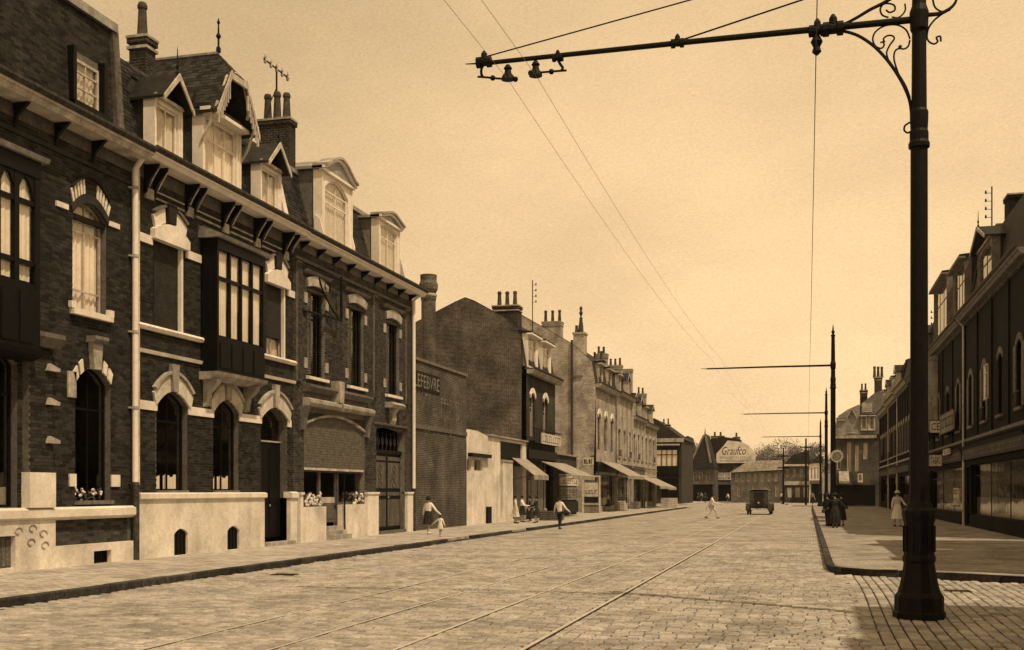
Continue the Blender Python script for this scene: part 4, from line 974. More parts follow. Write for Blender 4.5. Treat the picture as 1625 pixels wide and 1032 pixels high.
for k in range(9):
    u = c0+.5+k*(c1-c0-.9)/8; mb = MB(); mb.extr(fr, [(.03, 10.18), (.36, 10.18), (.26, 10.08), (.10, 9.98), (.03, 9.9)], u-.04, u+.04); mb.build('cornice_bracket', 'wood_dark', C)
dp = thing('drainpipe', fr(yD-.1, PV, .1), 'thin pale drainpipe at the far corner of the shop with the arched blind', 'drainpipe', 'drainpipes')
mb = MB(); mb.tube([fr(yD-.12, 1.9, .12), fr(yD-.12, 10.0, .12), fr(yD-.1, 10.2, .4)], .075, 8); mb.build('upper_pipe', 'paint_white', dp)
mb = MB(); mb.tube([fr(yD-.12, PV, .13), fr(yD-.12, 1.95, .13)], .09, 8); mb.build('pipe_foot', 'iron_worn', dp)
# projecting iron sign bracket
sb = thing('sign_bracket', fr(L(500), 7.9, .1), 'wrought iron bracket standing out from the wall above the shop with the arched blind', 'bracket')
mb = MB(); uu = L(500); za, zb = 8.75, 7.75
mb.tube([fr(uu-1.2, 9.35, .04), fr(uu+1.6, 9.4, .28)], .045, 6); mb.tube([fr(uu-1.2, 7.9, .04), fr(uu+1.6, 7.95, .28)], .045, 6); mb.tube([fr(uu+1.6, 7.9, .28), fr(uu+1.6, 9.5, .28)], .05, 6)
mb.tube([fr(uu+.1+1.3*t*t, 9.3-1.3*t, .10+.15*t) for t in [i/8 for i in range(9)]], .03, 5); mb.build('frame', 'iron', sb)
mb = MB(); mb.tube([fr(uu+.6+.22*cos(t), 8.95+.2*sin(t), .2) for t in [i*.6 for i in range(11)]], .02, 5); mb.build('scroll', 'iron', sb)

# ------------------------------------------------------------------ tall wall with the painted trade sign
y0, y1 = yD+.05, L(740)
T = thing('sign_wall', fr(y0, PV, 0), 'tall workshop wall with faded LEFEBVRE lettering beyond the shop with the arched blind', 'wall')
mb = MB(); zt = LV(662, 572)
mb.box(fr, y0, y1, PV-.1, zt, -6.5, -.0); mb.build('wall', 'brick_gable', T)
mb = MB(); mb.box(fr, y0, y1, zt, zt+.12, -6.5, .08); mb.build('coping', 'stone_grey', T)
mb = MB(); mb.box(fr, y0+.02, y1-.02, LV(662, 680)+.0, LV(662, 673), -.01, .06); mb.build('string_course', 'stone_grey', T)
mb = MB(); mb.box(fr, y0+.02, L(697), LV(656, 616), LV(656, 586), -.01, .04); sg = mb.build('painted_panel', 'ink', T)
word('LEFEBVRE', fr, y0+.15, L(696), LV(656, 612), LV(656, 591), .045, 'board_mid', sg)
for (p0, p1, ya, yb) in ((699, 717, 630, 642), (722, 733, 637, 648), (686, 716, 646, 662), (719, 733, 655, 668), (671, 683, 679, 687), (687, 697, 681, 690), (700, 709, 684, 692), (713, 722, 687, 695), (660, 668, 618, 624), (670, 678, 622, 629)):
    u0, u1 = L(p0), L(p1); z1, z0 = LV(p0, ya), LV(p0, yb)
    scribble(fr, u0, u1, z0+.04, z1-.04, .004, 'paint_faded', T, n=max(2, int((u1-u0)/.35)), t=.09)
# tall kiln-like chimney behind
cy0 = 62.0; cx0 = onY(680, cy0); tcz = Zat(436, cx0, cy0)
K = thing('tall_chimney', (cx0, cy0, PV), 'tall round brick chimney with a bulging head, behind the dark gabled house', 'chimney')
r0 = .43
mb = MB(); mb.lathe((cx0, cy0, 0), [(r0*1.15, PV), (r0, 3), (r0*.98, Zat(478, cx0, cy0))], 20); mb.build('shaft', 'brick_gable', K)
mb = MB(); q = lambda py: Zat(py, cx0, cy0); mb.lathe((cx0, cy0, 0), [(r0, q(478)), (r0*1.08, q(474)), (r0*.98, q(466)), (r0*1.25, q(460)), (r0*1.3, q(452)), (r0*1.1, q(446)), (r0*1.15, q(437)), (r0*.8, q(436))], 20); mb.build('chimney_head', 'brick_gable', K)
mb = MB(); mb.lathe((cx0, cy0, 0), [(r0*1.12, q(471)), (r0*1.16, q(469)), (r0*1.12, q(467))], 20); mb.build('stone_ring', 'stone_dirty', K)

# ------------------------------------------------------------------ white low building with hatch and awning
y0, y1 = L(740)+.05, L(835)
Wt = thing('white_building', fr(y0, PV, 0), 'low white rendered building with barred windows, tall dark louvre and small awning', 'building')
um = L(775); z1, z2, z3 = LV(741, 681), LV(775, 693), LV(832, 702)
o1, o2, o3 = Op(L(741), L(748), LV(741, 747), LV(741, 728)), Op(L(752), L(766), LV(752, 747), LV(752, 728)), Op(L(794), L(829), .2, LV(796, 700))
mb = MB(); wall(mb, fr, y0, um, PV-.1, lambda u: z1 if u < L(758) else z1+(z2-z1)*(u-L(758))/(um-L(758)), [o1, o2], 0, -.3, ts=(L(758),)); wall(mb, fr, um, y1, PV-.1, z3, [o3], .0, -.5)
mb.build('front_wall', 'render_white', Wt)
mb = MB(); mb.box(fr, y0, y0+.05, PV, z1-.02, -5, -.3); mb.box(fr, y1-.05, y1, PV, z3, -5, -.5); mb.box(fr, y0, y1, PV, z3, -5.1, -5); mb.box(fr, y0, y1, z3-.25, z3-.1, -5, -.5); mb.build('inner_wall', 'render_white', Wt)
mb = MB(); mb.extr(fr, [(-.3, z3+.02), (.14, z3+.02), (.14, z3+.10), (-.3, z3+.10)], um-.1, y1+.02); mb.build('coping', 'stone_dirty', Wt)
mb = MB(); mb.box(fr, y0+.2, um-.2, LV(745, 724)-.02, LV(745, 719), -.02, .25); mb.build('window_hood', 'wood_dark', Wt)
for o in (o1, o2): window(Wt, fr, o, rec=.12, cols=3 if o is o2 else 2, rows=(), fm='paint_cream', bar=.05)
mb = MB(); zl = LV(796, 738); mb.box(fr, o3.u0, o3.u1, zl, o3.vs, -.16, -.12)
z = zl
while z < o3.vs-.05: mb.box(fr, o3.u0+.06, o3.u1-.06, z, z+.05, -.12, -.10); z += .10
mb.build('louvre', 'wood_dark', Wt)
plain(Wt, 'pillar', fr, (L(797), L(813), PV, LV(797, 733)), 'render_white', -.5, .04)
plain(Wt, 'pillar_cap', fr, (L(797)-.05, L(813)+.05, LV(797, 733), LV(797, 733)+.12), 'stone_dirty', -.5, .08)
plain(Wt, 'drain_box', fr, (L(771), L(777), PV, 1.0), 'iron', 0, .12)
mb = MB(); mb.box(fr, L(814), o3.u1, PV, zl, -1.6, -1.5); mb.build('dark_backing', 'room_shade', Wt)
def awning(root, fr_, u0, u1, z_t, z_b, out, stripes=False, w0=.02, name='awning'):
    mb = MB(); N = 8
    for i in range(N):
        a, b_ = u0+(u1-u0)*i/N, u0+(u1-u0)*(i+1)/N; s_ = .02*(i % 2)
        mb.prism(lambda u, v, w: fr_(w, v, u), [(w0, z_t), (out, z_b), (out, z_b-.04), (w0, z_t-.04)], a, b_)
    mb.box(fr_, u0, u1, z_b-.26, z_b-.035, out-.02, out)
    aw = mb.build(name, 'canvas', root)
    for u in (u0+.05, u1-.08): mb = MB(); mb.tube([fr_(u, z_b, out-.05), fr_(u, z_b-.25, w0)], .018, 5); mb.build('awning_arm', 'iron', aw)
    return aw
awning(Wt, fr, L(812), L(836), 3.75, 2.75, 1.35)

# ------------------------------------------------------------------ dark gabled house facing the camera
def gable_house(nm, label, y0, y1, prof, front_v, wm, gm, fr_=frL, roof='slate_far'):
    """prof: (w, v) outline of the gable from the street side over the roof to the back"""
    h_ = thing(nm, fr_(y0, PV, 0), label, 'house', 'terraced houses along the avenue')
    mb = MB(); mb.extr(fr_, [(-.3, PV-.1)]+[(min(w, -.3) if v <= front_v else w, v) for w, v in prof]+[(prof[-1][0], PV-.1)], y0, y0+.25); mb.build('gable_wall', gm, h_)
    mb = MB(); mb.extr(fr_, [(-.3, PV-.1)]+[(w, v) for w, v in prof if v >= front_v]+[(prof[-1][0], PV-.1)], y1-.2, y1); mb.build('gable_wall', gm, h_)
    mb = MB(); r = [(w, v) for w, v in prof if v >= front_v]; mb.extr(fr_, [(w, v+.05) for w, v in r]+[(w, v-.08) for w, v in r[::-1]], y0+.02, y1-.0); mb.build('roof', roof, h_)
    mb = MB(); mb.box(fr_, y0+.25, y1-.2, PV-.1, prof[-1][1], prof[-1][0], prof[-1][0]+.2); mb.build('back_wall', wm, h_)
    mb = MB(); mb.box(fr_, y0+.26, y1-.21, PV, front_v-.1, -1.7, -1.6); mb.build('inner_wall', 'room_shade', h_)
    return h_
y0, y1 = L(835)+.05, L(881)
P = lambda px, py, Y: (onY(px, Y)-XL, Zat(py, onY(px, Y), Y))
prof = [(0, 9.0), P(833, 533, y0), P(800, 504, y0), P(752, 478, y0), P(738, 473, y0), P(722, 480, y0), P(660, 512, y0), P(640, 522, y0)]
prof[1] = (-.35, prof[1][1])
D = gable_house('gabled_house', 'dark brick house whose tall windowless gable faces down the street, large awning below', y0, y1, prof, 9.0, 'brick_far', 'brick_gable')
gD = [Op(y0+.9+k*3.5, y0+2.1+k*3.5, 5.2, 7.6, .3) for k in range(2)]; sD = Op(y0+.5, y1-.5, .5, 3.7); 
mb = MB(); wall(mb, fr, y0, y1, PV-.1, 9.05, gD+[sD], 0, -.3); mb.build('front_wall', 'brick_far', D)
for o in gD: 
    window(D, fr, o, cols=2, rows=(.7,), fm='paint_cream', curtain='curtain', curt_h=.6); mb = MB(); voussoir(mb, fr, o, -1.1, 1.1, .3, 0, .08, n=6); mb.build('lintel', 'stone', D)
window(D, fr, sD, rec=.25, cols=4, rows=(.75,), fm='wood_dark')
plain(D, 'shop_fascia', fr, (y0+.1, y1-.1, 3.85, 4.4), 'wood_dark', 0, .14)
bs = plain(D, 'sign_board', fr, (L(846), L(878), LV(846, 704), LV(846, 687)), 'board_light', .5, .56)
scribble(fr, L(847), L(877), LV(846, 701), LV(846, 690), .562, 'ink', bs, n=9, t=.05)
mb = MB()
for k in range(12): u = y0+.3+k*.62; mb.box(fr, u, u+.05, 4.9, 5.6, .42, .46)
mb.box(fr, y0+.2, y1-.2, 5.6, 5.66, .38, .48); mb.box(fr, y0+.2, y1-.2, 4.78, 4.9, 0, .5); mb.build('balcony', 'iron', D)
awning(D, fr, L(858), y1+3.2, 3.75, LV(880, 752)-.15, 2.1)
cornice(D, fr, y0, y1+.1, 9.25, out=.5, m='stone_dirty', h=.3)
for k, (pa, pb) in enumerate(((841, 852), (863, 873))):
    o = Op(L(pa)-.2, L(pb), 9.5, 11.2, .1)
    dormer(D, fr, o, 'flat', wf=-.05, fm='paint_white', cm='stone_dirty', cols=2, rows=(.7,), frame=.3, proj=.3, curtain='cloth_grey', back=1.4)
chimney(D, onX(805, -18.2)*0-18.0, onX(805, -18.0), 11.6, Zat(487, -18, onX(805, -18)), 1.6, 1.0, [(-.5, 0), (0, 0), (.5, 0)], pot_h=.9, pr=.15)

# one storey shop with posters, then the pale gabled house
y2 = L(885); y3 = L(915)
Q = thing('low_shop', fr(y1+.05, PV, 0), 'dark one storey shop with poster panels under the awning, below the pale gable', 'shop')
mb = MB(); mb.box(fr, y1+.06, y3, PV-.1, 4.3, -4, -.0); mb.build('wall', 'brick_far', Q); mb = MB(); mb.box(fr, y1+.06, y3+.1, 4.3, 4.42, -4, .15); mb.build('roof', 'zinc', Q)
for (a, b_, z0, z1, m_) in ((L(886), L(918), 2.2, 3.0, 'board_light'), (L(886), L(918), 1.2, 2.1, 'board_mid'), (L(886), L(918), .3, 1.1, 'wood_dark')):
    f_ = plain(Q, 'poster_panel', fr, (a+.2, b_-.4, z0, z1), m_, 0, .07)
    if m_ != 'wood_dark':
        for k in range(2): scribble(fr, a+.35, b_-.6, z0+.15+k*.35, z0+.38+k*.35, .072, 'ink', f_, n=8, t=.05)
Yg = L(945); prof = [(0, 10.4), P(944, 574, Yg), P(926, 562, Yg), P(908, 546, Yg), P(820, 496, Yg), P(800, 486, Yg), P(760, 505, Yg), P(700, 545, Yg)]
prof[1] = (-.3, prof[1][1])
Yh = L(977)
E = gable_house('gabled_house', 'pale brick house whose blank gable with a dark flue line rises behind the awning', Yg, Yh, prof, 10.3, 'brick_light', 'brick_light')
fE = frY(Yg)
mb = MB(); x = onY(908, Yg); mb.tube([(x, Yg-.1, 2), (x, Yg-.1, Zat(546, x, Yg)+.3)], .10, 8); mb.build('flue_pipe', 'iron_worn', E)
mb = MB(); mb.box(fE, onY(908, Yg), onY(925, Yg), Zat(598, -17, Yg), Zat(597, -17, Yg)+.1, 0, .1); mb.build('string_course', 'stone_grey', E)
xs_ = onY(920, Yg); zz = Zat(530, xs_, Yg)
ch = MB(); ch.cube(xs_-.55, xs_+.35, Yg+.1, Yg+1.2, 11.5, zz); ch.cube(xs_-.62, xs_+.42, Yg+.03, Yg+1.27, zz, zz+.15); cho = ch.build('chimney', 'brick_light', E)
mb = MB(); mb.lathe((xs_, Yg+.5, zz+.15), [(.22, 0), (.20, .5), (.12, 1.1), (.14, 1.2), (.05, 1.3), (.16, 1.6), (.08, 1.8), (.14, 2.0), (.03, 2.15)], 10); mb.build('chimney_pot', 'clay', cho)
mb = MB(); mb.lathe((xs_-.35, Yg+.5, zz+.15), [(.16, 0), (.12, .5), (.14, .6)], 10); mb.build('chimney_pot', 'clay', cho)
cyy = 92.0; cxx = onY(877, cyy)
chimney(E, cxx, cyy, 13.0, Zat(512, cxx, cyy), 1.6, 1.0, [(-.6, 0), (0, 0), (.6, 0)], m='brick_light', pot_h=.95, pr=.15, potm='clay')
fl = lambda u, v, w: (onY(u, 85.0) if False else u, 85.0-w, v)
x0, x1 = onY(925, 85), onY(952, 85)
BB = thing('billboard', (x0, 85, PV), 'pale framed poster hoarding standing end-on at the kerb side of the shops', 'billboard')
zt, zb = Zat(756, x0, 85), PV
mb = MB(); mb.box(fl, x0, x1, zb, zt, -.05, 0); mb.build('panel', 'board_mid', BB)
mb = MB(); mb.box(fl, x0-.05, x0+.08, zb, zt+.05, 0, .06); mb.box(fl, x1-.08, x1+.05, zb, zt+.05, 0, .06); mb.box(fl, x0+.08, x1-.08, zt-.06, zt+.05, 0, .06); mb.box(fl, x0+.08, x1-.08, .78, .86, 0, .06); mb.build('frame', 'board_light', BB)
mb = MB(); mb.box(fl, x0+.12, x1-.12, .95, 1.35, 0, .02); mb.build('poster', 'ink', BB)
mb = MB(); mb.box(fl, x0+.12, x1-.12, 1.4, zt-.5, 0, .02); po = mb.build('poster', 'board_light', BB)
scribble(fl, x0+.2, x1-.2, zt-.40, zt-.15, .03, 'ink', BB, n=5, t=.05); scribble(fl, x0+.2, x1-.2, 1.6, 1.9, .022, 'ink', po, n=4, t=.05)
HS = thing('hanging_sign', (x0, 86, 3.6), 'small pale shop sign hanging above the framed poster hoarding', 'sign')
mb = MB(); f2 = frY(86.0); mb.box(f2, onY(926, 86), onY(942, 86), Zat(738, -15, 86), Zat(726, -15, 86), 0, .08); b_ = mb.build('board', 'board_light', HS)
mb = MB(); mb.box(f2, XL, onY(942, 86)+.1, Zat(725, -15, 86), Zat(724, -15, 86)+.05, .0, .06); mb.build('arm', 'iron', HS)
scribble(f2, onY(927, 86), onY(941, 86), Zat(736, -15, 86), Zat(729, -15, 86), .082, 'ink', b_, n=4, t=.06)

# ------------------------------------------------------------------ rows of town houses
def town_house(label, side, y0, y1, eave, top, storeys, nb, wm, nd_, shop=None, sash='paint_cream', trim='stone_dirty', curt=.5, chim=None, setb=.8, depth_=9, cat='house', roof='slate_far', wall_bottom=PV, fr_=None, parapet=True, dm='paint_cream'):
    f_ = fr_ or (frL if side < 0 else frR)
    h_ = thing('terraced_house', f_(y0, PV, 0), label, cat, 'terraced houses along the avenue')
    a, b_ = y0+.03, y1-.03; ops = []; bw_ = (b_-a)/nb; gz = 4.2
    ww = min(1.15, bw_*.5)
    st = (eave-gz-.6)/storeys
    for s_ in range(storeys):
        for k in range(nb):
            c = a+bw_*(k+.5); z0 = gz+.75+s_*st; ops.append(Op(c-ww/2, c+ww/2, z0, z0+min(2.3, st-.95), .22))
    upper = list(ops)
    if shop: so = Op(a+.5, b_-1.9 if b_-a > 5 else b_-.4, .7, 3.1); ops.append(so); do = Op(b_-1.6, b_-.6, .2, 3.0) if b_-a > 5 else None
    else:
        so = None; do = Op(b_-bw_/2-.5, b_-bw_/2+.5, .2, 3.1, .2)
        for k in range(nb-1): c = a+bw_*(k+.5); ops.append(Op(c-ww/2, c+ww/2, 1.2, 3.3, .22))
    if do: ops.append(do)
    mb = MB(); wall(mb, f_, a, b_, PV-.1, eave-.05, ops, 0, -.3); mb.build('front_wall', wm, h_)
    prof = [(0, eave-.05), (-.2, eave+.1), (-setb, top), (-depth_/2, top+.9), (-depth_, eave)]
    for u in (a, b_-.02):
        mb = MB(); mb.extr(f_, [(-.3, PV-.1)]+[(min(-.3, w), v) if i == 0 else (w, v) for i, (w, v) in enumerate(prof)]+[(-depth_, PV-.1)], u, u+.02); mb.build('end_wall', wm, h_)
    mb = MB(); mb.extr(f_, [(w, v+.06) for w, v in prof[1:]]+[(w, v-.03) for w, v in prof[1:][::-1]], a+.03, b_-.03); mb.build('roof', roof, h_)
    mb = MB(); mb.box(f_, a+.03, b_-.03, PV, eave-.2, -1.9, -1.8); mb.build('inner_wall', 'room_shade', h_)
    for o in ops:
        if o is do or o is so: continue
        cu = 'curtain' if random.random() < curt else None
        fo = window(h_, f_, o, cols=2, rows=(.72,), fm=sash, curtain=cu, curt_h=random.choice((1, .6, -.45)) if cu else 1)
        mb = MB(); mb.box(f_, o.u0-.1, o.u1+.1, o.v0-.12, o.v0, -.1, .12); mb.build('window_sill', trim, fo)
        mb = MB(); voussoir(mb, f_, o, -1.1, 1.1, .26, 0, .05, n=4); mb.build('lintel', trim, h_)
    if do:
        mb = MB(); mb.box(f_, do.u0, do.u1, do.v0, do.vs-.5, -.24, -.19); mb.box(f_, do.u0+.15, do.u1-.15, .5, 1.2, -.19, -.17); mb.box(f_, do.u0+.15, do.u1-.15, 1.35, 2.3, -.19, -.17); mb.build('front_door', 'wood_dark', h_)
        mb = MB(); mb.box(f_, do.u0, do.u1, do.vs-.5, do.vs, -.22, -.21); mb.build('fanlight', 'glass', h_)
    if so:
        window(h_, f_, so, rec=.2, cols=3, rows=(.78,), fm='wood_dark', curtain='cloth_grey' if random.random() < .5 else None, curt_h=.35)
        mb = MB(); mb.extr(f_, [(0, 3.35), (.14, 3.35), (.16, 3.85), (.28, 4.0), (0, 4.05)], a+.2, b_-.2); fs = mb.build('shop_fascia', shop if isinstance(shop, str) else 'wood_dark', h_)
        scribble(f_, a+.8, b_-.8, 3.48, 3.74, .165, 'board_mid' if shop != 'board_light' else 'ink', fs, n=int((b_-a)/.5), t=.045)
        mb = MB()
        for k in range(26): gu = random.uniform(so.u0+.15, so.u1-.15); gs = random.uniform(.06, .16); gz_ = random.uniform(.95, 1.9); mb.box(f_, gu-gs, gu+gs, gz_, gz_+gs*2, -.7, -.6)
        mb.build('shop_goods', random.choice(('board_light', 'board_mid', 'stone_grey')), h_, kind='stuff')
    cornice(h_, f_, a, b_, eave, out=.45, m=trim, h=.28)
    mb = MB(); mb.extr(f_, [(0, gz), (.12, gz+.05), (.12, gz+.18), (0, gz+.2)], a, b_); mb.build('string_course', trim, h_)
    for k in range(nb+1):       # brick pilasters between the bays
        u = a+.02+(b_-a-.30)*k/nb; mb = MB(); mb.box(f_, u, u+.26, gz+.22, eave-.35, 0, .07); mb.build('pilaster', wm, h_)
    for o in upper:
        if o.u1-o.u0 < bw_*.62 and random.random() < (.75 if side > 0 else .35):
            sw = min(.5, (bw_-(o.u1-o.u0))/2-.18)
            if sw > .15:
                for x0 in (o.u0-sw-.02, o.u1+.02):
                    mb = MB(); mb.box(f_, x0, x0+sw, o.v0+.02, o.vs+.05, .01, .05)
                    for q_ in range(5): z_ = o.v0+.12+q_*(o.vs-o.v0-.1)/5; mb.box(f_, x0+.04, x0+sw-.04, z_, z_+.10, .05, .065)
                    mb.build('window_shutter', 'wood_mid' if side > 0 else 'paint_cream', h_)
        if random.random() < .5:
            mb = MB(); mb.box(f_, o.u0-.05, o.u1+.05, o.v0+.55, o.v0+.59, .10, .14)
            for q_ in range(6): x_ = o.u0+(o.u1-o.u0)*q_/5; mb.box(f_, x_-.012, x_+.012, o.v0, o.v0+.55, .11, .13)
            mb.build('window_railing', 'iron', h_)
    for k in range(int((b_-a)/.42)):
        u = a+.15+k*.42; mb = MB(); mb.box(f_, u, u+.14, eave-.46, eave-.29, 0, .13); mb.build('eaves_block', trim, h_)
    for k in range(nd_):
        c = a+(b_-a)*(k+.5)/nd_; o = Op(c-.5, c+.5, eave+.15, eave+.15+(top-eave)*.62, .1)
        dormer(h_, f_, o, random.choice(('flat', 'gable')), wf=-.1, fm=dm, cm='stone_grey', cols=2, rows=(.7,), frame=.16, proj=.2, apex=.5, curtain='curtain' if random.random() < .6 else None, back=1.2, fin=False)
    mb = MB(); mb.tube([f_(b_-.12, PV, .09), f_(b_-.12, eave-.5, .09), f_(b_-.12, eave-.1, .4)], .06, 6); mb.build('downpipe', 'paint_cream' if side < 0 or random.random() < .4 else 'iron_worn', h_)
    if parapet:
        mb = MB(); mb.extr(f_, [(-.05, eave), (-.6, top+.15), (-depth_/2, top+1.1), (-depth_/2, top+.7), (-1.2, eave)], b_-.25, b_); mb.build('party_parapet', 'brick_far' if wm != 'brick_light' else 'brick_light', h_)
    if chim:
        for (uc, wx, zz, n) in chim:
            p = f_(uc, 0, -1.5 if side < 0 else -depth_*.40); chimney(h_, p[0], p[1], top+.2, zz, wx, .8, [((i-(n-1)/2)*.45, 0) for i in range(n)], pot_h=.7, m=wm if wm != 'brick_shaded' else 'brick_far')
    return h_
ys = [L(978)+.02, L(1003), L(1022), L(1040)]
mE = [Op(Yg+1.0+k*3.1, Yg+2.2+k*3.1, 5.2, 7.9, .3) for k in range(3)]; sE = Op(Yg+.5, Yh-.5, .6, 3.2)
mb = MB(); wall(mb, fr, Yg+.25, Yh, PV-.1, 10.3, mE+[sE], 0, -.3); mb.build('front_wall', 'brick_light', E)
for o in mE: window(E, fr, o, cols=2, rows=(.72,), fm='wood_dark'); mb = MB(); voussoir(mb, fr, o, -1.15, 1.15, .35, 0, .08, n=6); mb.build('lintel', 'stone', E)
window(E, fr, sE, rec=.25, cols=4, rows=(.8,), fm='wood_dark'); plain(E, 'shop_fascia', fr, (Yg+.2, Yh-.2, 3.4, 4.2), 'wood_dark', 0, .15)
cornice(E, fr, Yg, Yh, 10.5, out=.5, m='stone_dirty', h=.35)
for k in range(2): dormer(E, fr, Op(Yg+1.6+k*4.3, Yg+3.2+k*4.3, 10.7, 12.0, .1), 'flat', wf=-.05, fm='paint_cream', cm='stone_dirty', cols=2, rows=(.7,), frame=.25, proj=.3, curtain='cloth_grey', back=1.4)
chimney(E, XL-1.4, Yh-1.0, 12.0, 13.3, 1.2, .9, [(-.3, 0), (.3, 0)], pot_h=.8)
awning(E, fr, Yg+2.2, Yh+1.5, 4.3, 3.1, 2.3)
Fh = town_house('third shop house down the avenue, three tall upper windows and twin dormers', -1, ys[0], ys[1], 10.7, 12.8, 1, 3, 'brick_light', 2, shop='wood_dark', chim=[(ys[0]+.8, 1.1, 14.1, 2), (ys[1]-.8, 1.3, 13.9, 3)])
Gh = town_house('lower pale terraced house with a tall light chimney slab on its roof', -1, ys[1], ys[2], 9.1, 11.4, 1, 3, 'brick_light', 2, shop='wood_mid', chim=[(ys[2]-1.8, 1.1, 14.3, 0)])
Hh = town_house('last terraced house before the side street, with a lower roofline', -1, ys[2], ys[3], 8.9, 11.2, 1, 3, 'brick_light', 2, shop='board_light', chim=[(ys[3]-1.0, 1.2, 12.6, 2)])
awning(Gh, fr, ys[1]+1.0, ys[2]+.2, 3.5, 2.3, 2.6)
awning(Hh, fr, ys[2]+1.5, ys[3]-.4, 3.3, 2.2, 2.4)
for px, py, lab in ((1022, 757, 'round pale disc sign hanging over the far left shops'), ):
    Y = 118.0; x = onY(px, Y); z = Zat(py, x, Y); t = thing('disc_sign', (x, Y, z), lab, 'sign'); mb = MB(); mb.prism(frY(Y), [(x+.38*cos(a*pi/8), z+.38*sin(a*pi/8)) for a in range(16)], 0, .06); mb.build('disc', 'board_light', t)
    mb = MB(); mb.tube([(XL, Y, z+.42), (x+.1, Y, z+.42)], .03, 5); mb.build('arm', 'iron', t)
# corner house with its lit oriel facing us
YI = 150.0; xI0, xI1 = onY(1036, YI), onY(1081, YI); fI = frY(YI)
I_ = thing('corner_house', (xI0, YI, PV), 'corner house beyond the side street with a bright glazed oriel on its near wall', 'house')
ox = onY(1042, YI); oxe = onY(1077, YI); zr = lambda py: Zat(py, xI0+2, YI)
shI = Op(onY(1050, YI), oxe, .5, zr(757)-.2)
mb = MB(); wall(mb, fI, xI0-4, xI1, PV-.1, zr(697), [shI], 0, -.3); mb.build('front_wall', 'brick_far', I_)
mb = MB(); mb.box(fI, xI1-.3, xI1, PV-.1, zr(697), -16, -.3); mb.box(fI, xI0-4, xI1-.3, PV-.1, zr(697), -16, -15.7); mb.box(fI, xI0-4, xI0-3.7, PV-.1, zr(697), -15.7, -.3); mb.build('side_wall', 'brick_far', I_)
window(I_, fI, shI, rec=.2, cols=3, rows=(.8,), fm='wood_dark')
mb = MB(); mb.box(fI, xI0-3.7, xI1-.3, PV, zr(700), -2.1, -2); mb.build('inner_wall', 'room_shade', I_)
mb = MB(); xr = onY(1037, YI)
mb.prism(fI, [(xI0-4.2, zr(697)), (xI1+.3, zr(697)), (xr+.2, zr(664)), (xr-2, zr(664))], -16, .3); mb.build('roof', 'slate_far', I_)
mb = MB(); mb.box(fI, xI0-4.2, xI1+.32, zr(702), zr(696), -.1, .5); mb.build('cornice', 'stone_dirty', I_)
oriel_root = oriel(I_, fI, ox, oxe, zr(741), zr(714), .9, 4, (.70,), 'wood_dark', True, cap=.5, low=1.1)
chimney(I_, onY(1057, YI+3), YI+3, zr(692), zr(672), 1.1, .8, [(-.3, 0), (.3, 0)], pot_h=.8)

# ------------------------------------------------------------------ right row
fr2 = frR
R1 = town_house('nearest dark house on the right, one bright upper window and a wide pedimented dormer', 1, 42.6, 59.6, 10.5, 13.7, 1, 4, 'brick_shaded', 0, shop='wood_dark', sash='wood_mid', trim='stone_grey', curt=.0, dm='stone_grey', chim=None, parapet=False)
for pa_, pb_, pt_, xx_ in ((1570, 1609, 388, 9.3), (1609, 1622, 330, 9.6)):
    ya_ = onX((pa_+pb_)/2, xx_); chimney(R1, xx_, ya_, 13.2, Zat(pt_-18, xx_, ya_), 1.0, abs(onX(pa_, xx_)-onX(pb_, xx_))*.55, [], m='brick_shaded', bands=False)
o = Op(52.0, 55.4, 10.6, 12.5, .2); dormer(R1, frR, o, 'gable', wf=-.1, apex=.75, fm='stone_grey', cols=2, rows=(.72,), frame=.35, proj=.35, curtain='cloth_grey', back=1.6)
f_ = Op(52.0, 53.3, Zat(634, XR, 52.5), Zat(578, XR, 52.5)); mb = MB()
c_ = window(R1, lambda u, v, w: frR(u, v, w+.16), f_, rec=.10, cols=2, rows=(.75,), fm='paint_cream', curtain='curtain')
R2 = town_house('dark corner cafe on the right with projecting signs and pale timber oriel', 1, 59.7, 78.0, 10.4, 14.3, 1, 4, 'brick_shaded', 0, shop='wood_dark', sash='wood_mid', trim='stone_grey', curt=.25, dm='stone_dirty', chim=[(76.5, 1.6, 15.6, 3)], parapet=False)
for a, b_, zt in ((61.0, 65.0, 14.0), (68.5, 74.5, 14.6)): dormer(R2, frR, Op(a, b_, 10.7, zt-.5, .1), 'flat', wf=-.15, fm='stone_grey', cm='slate', cols=3, rows=(.7,), frame=.35, proj=.3, curtain='cloth_grey', back=1.6)
oriel(R2, frR, 71.5, 76.2, 6.6, 9.3, .75, 4, (.72,), 'stone_dirty', False, cap=.4, low=1.2)
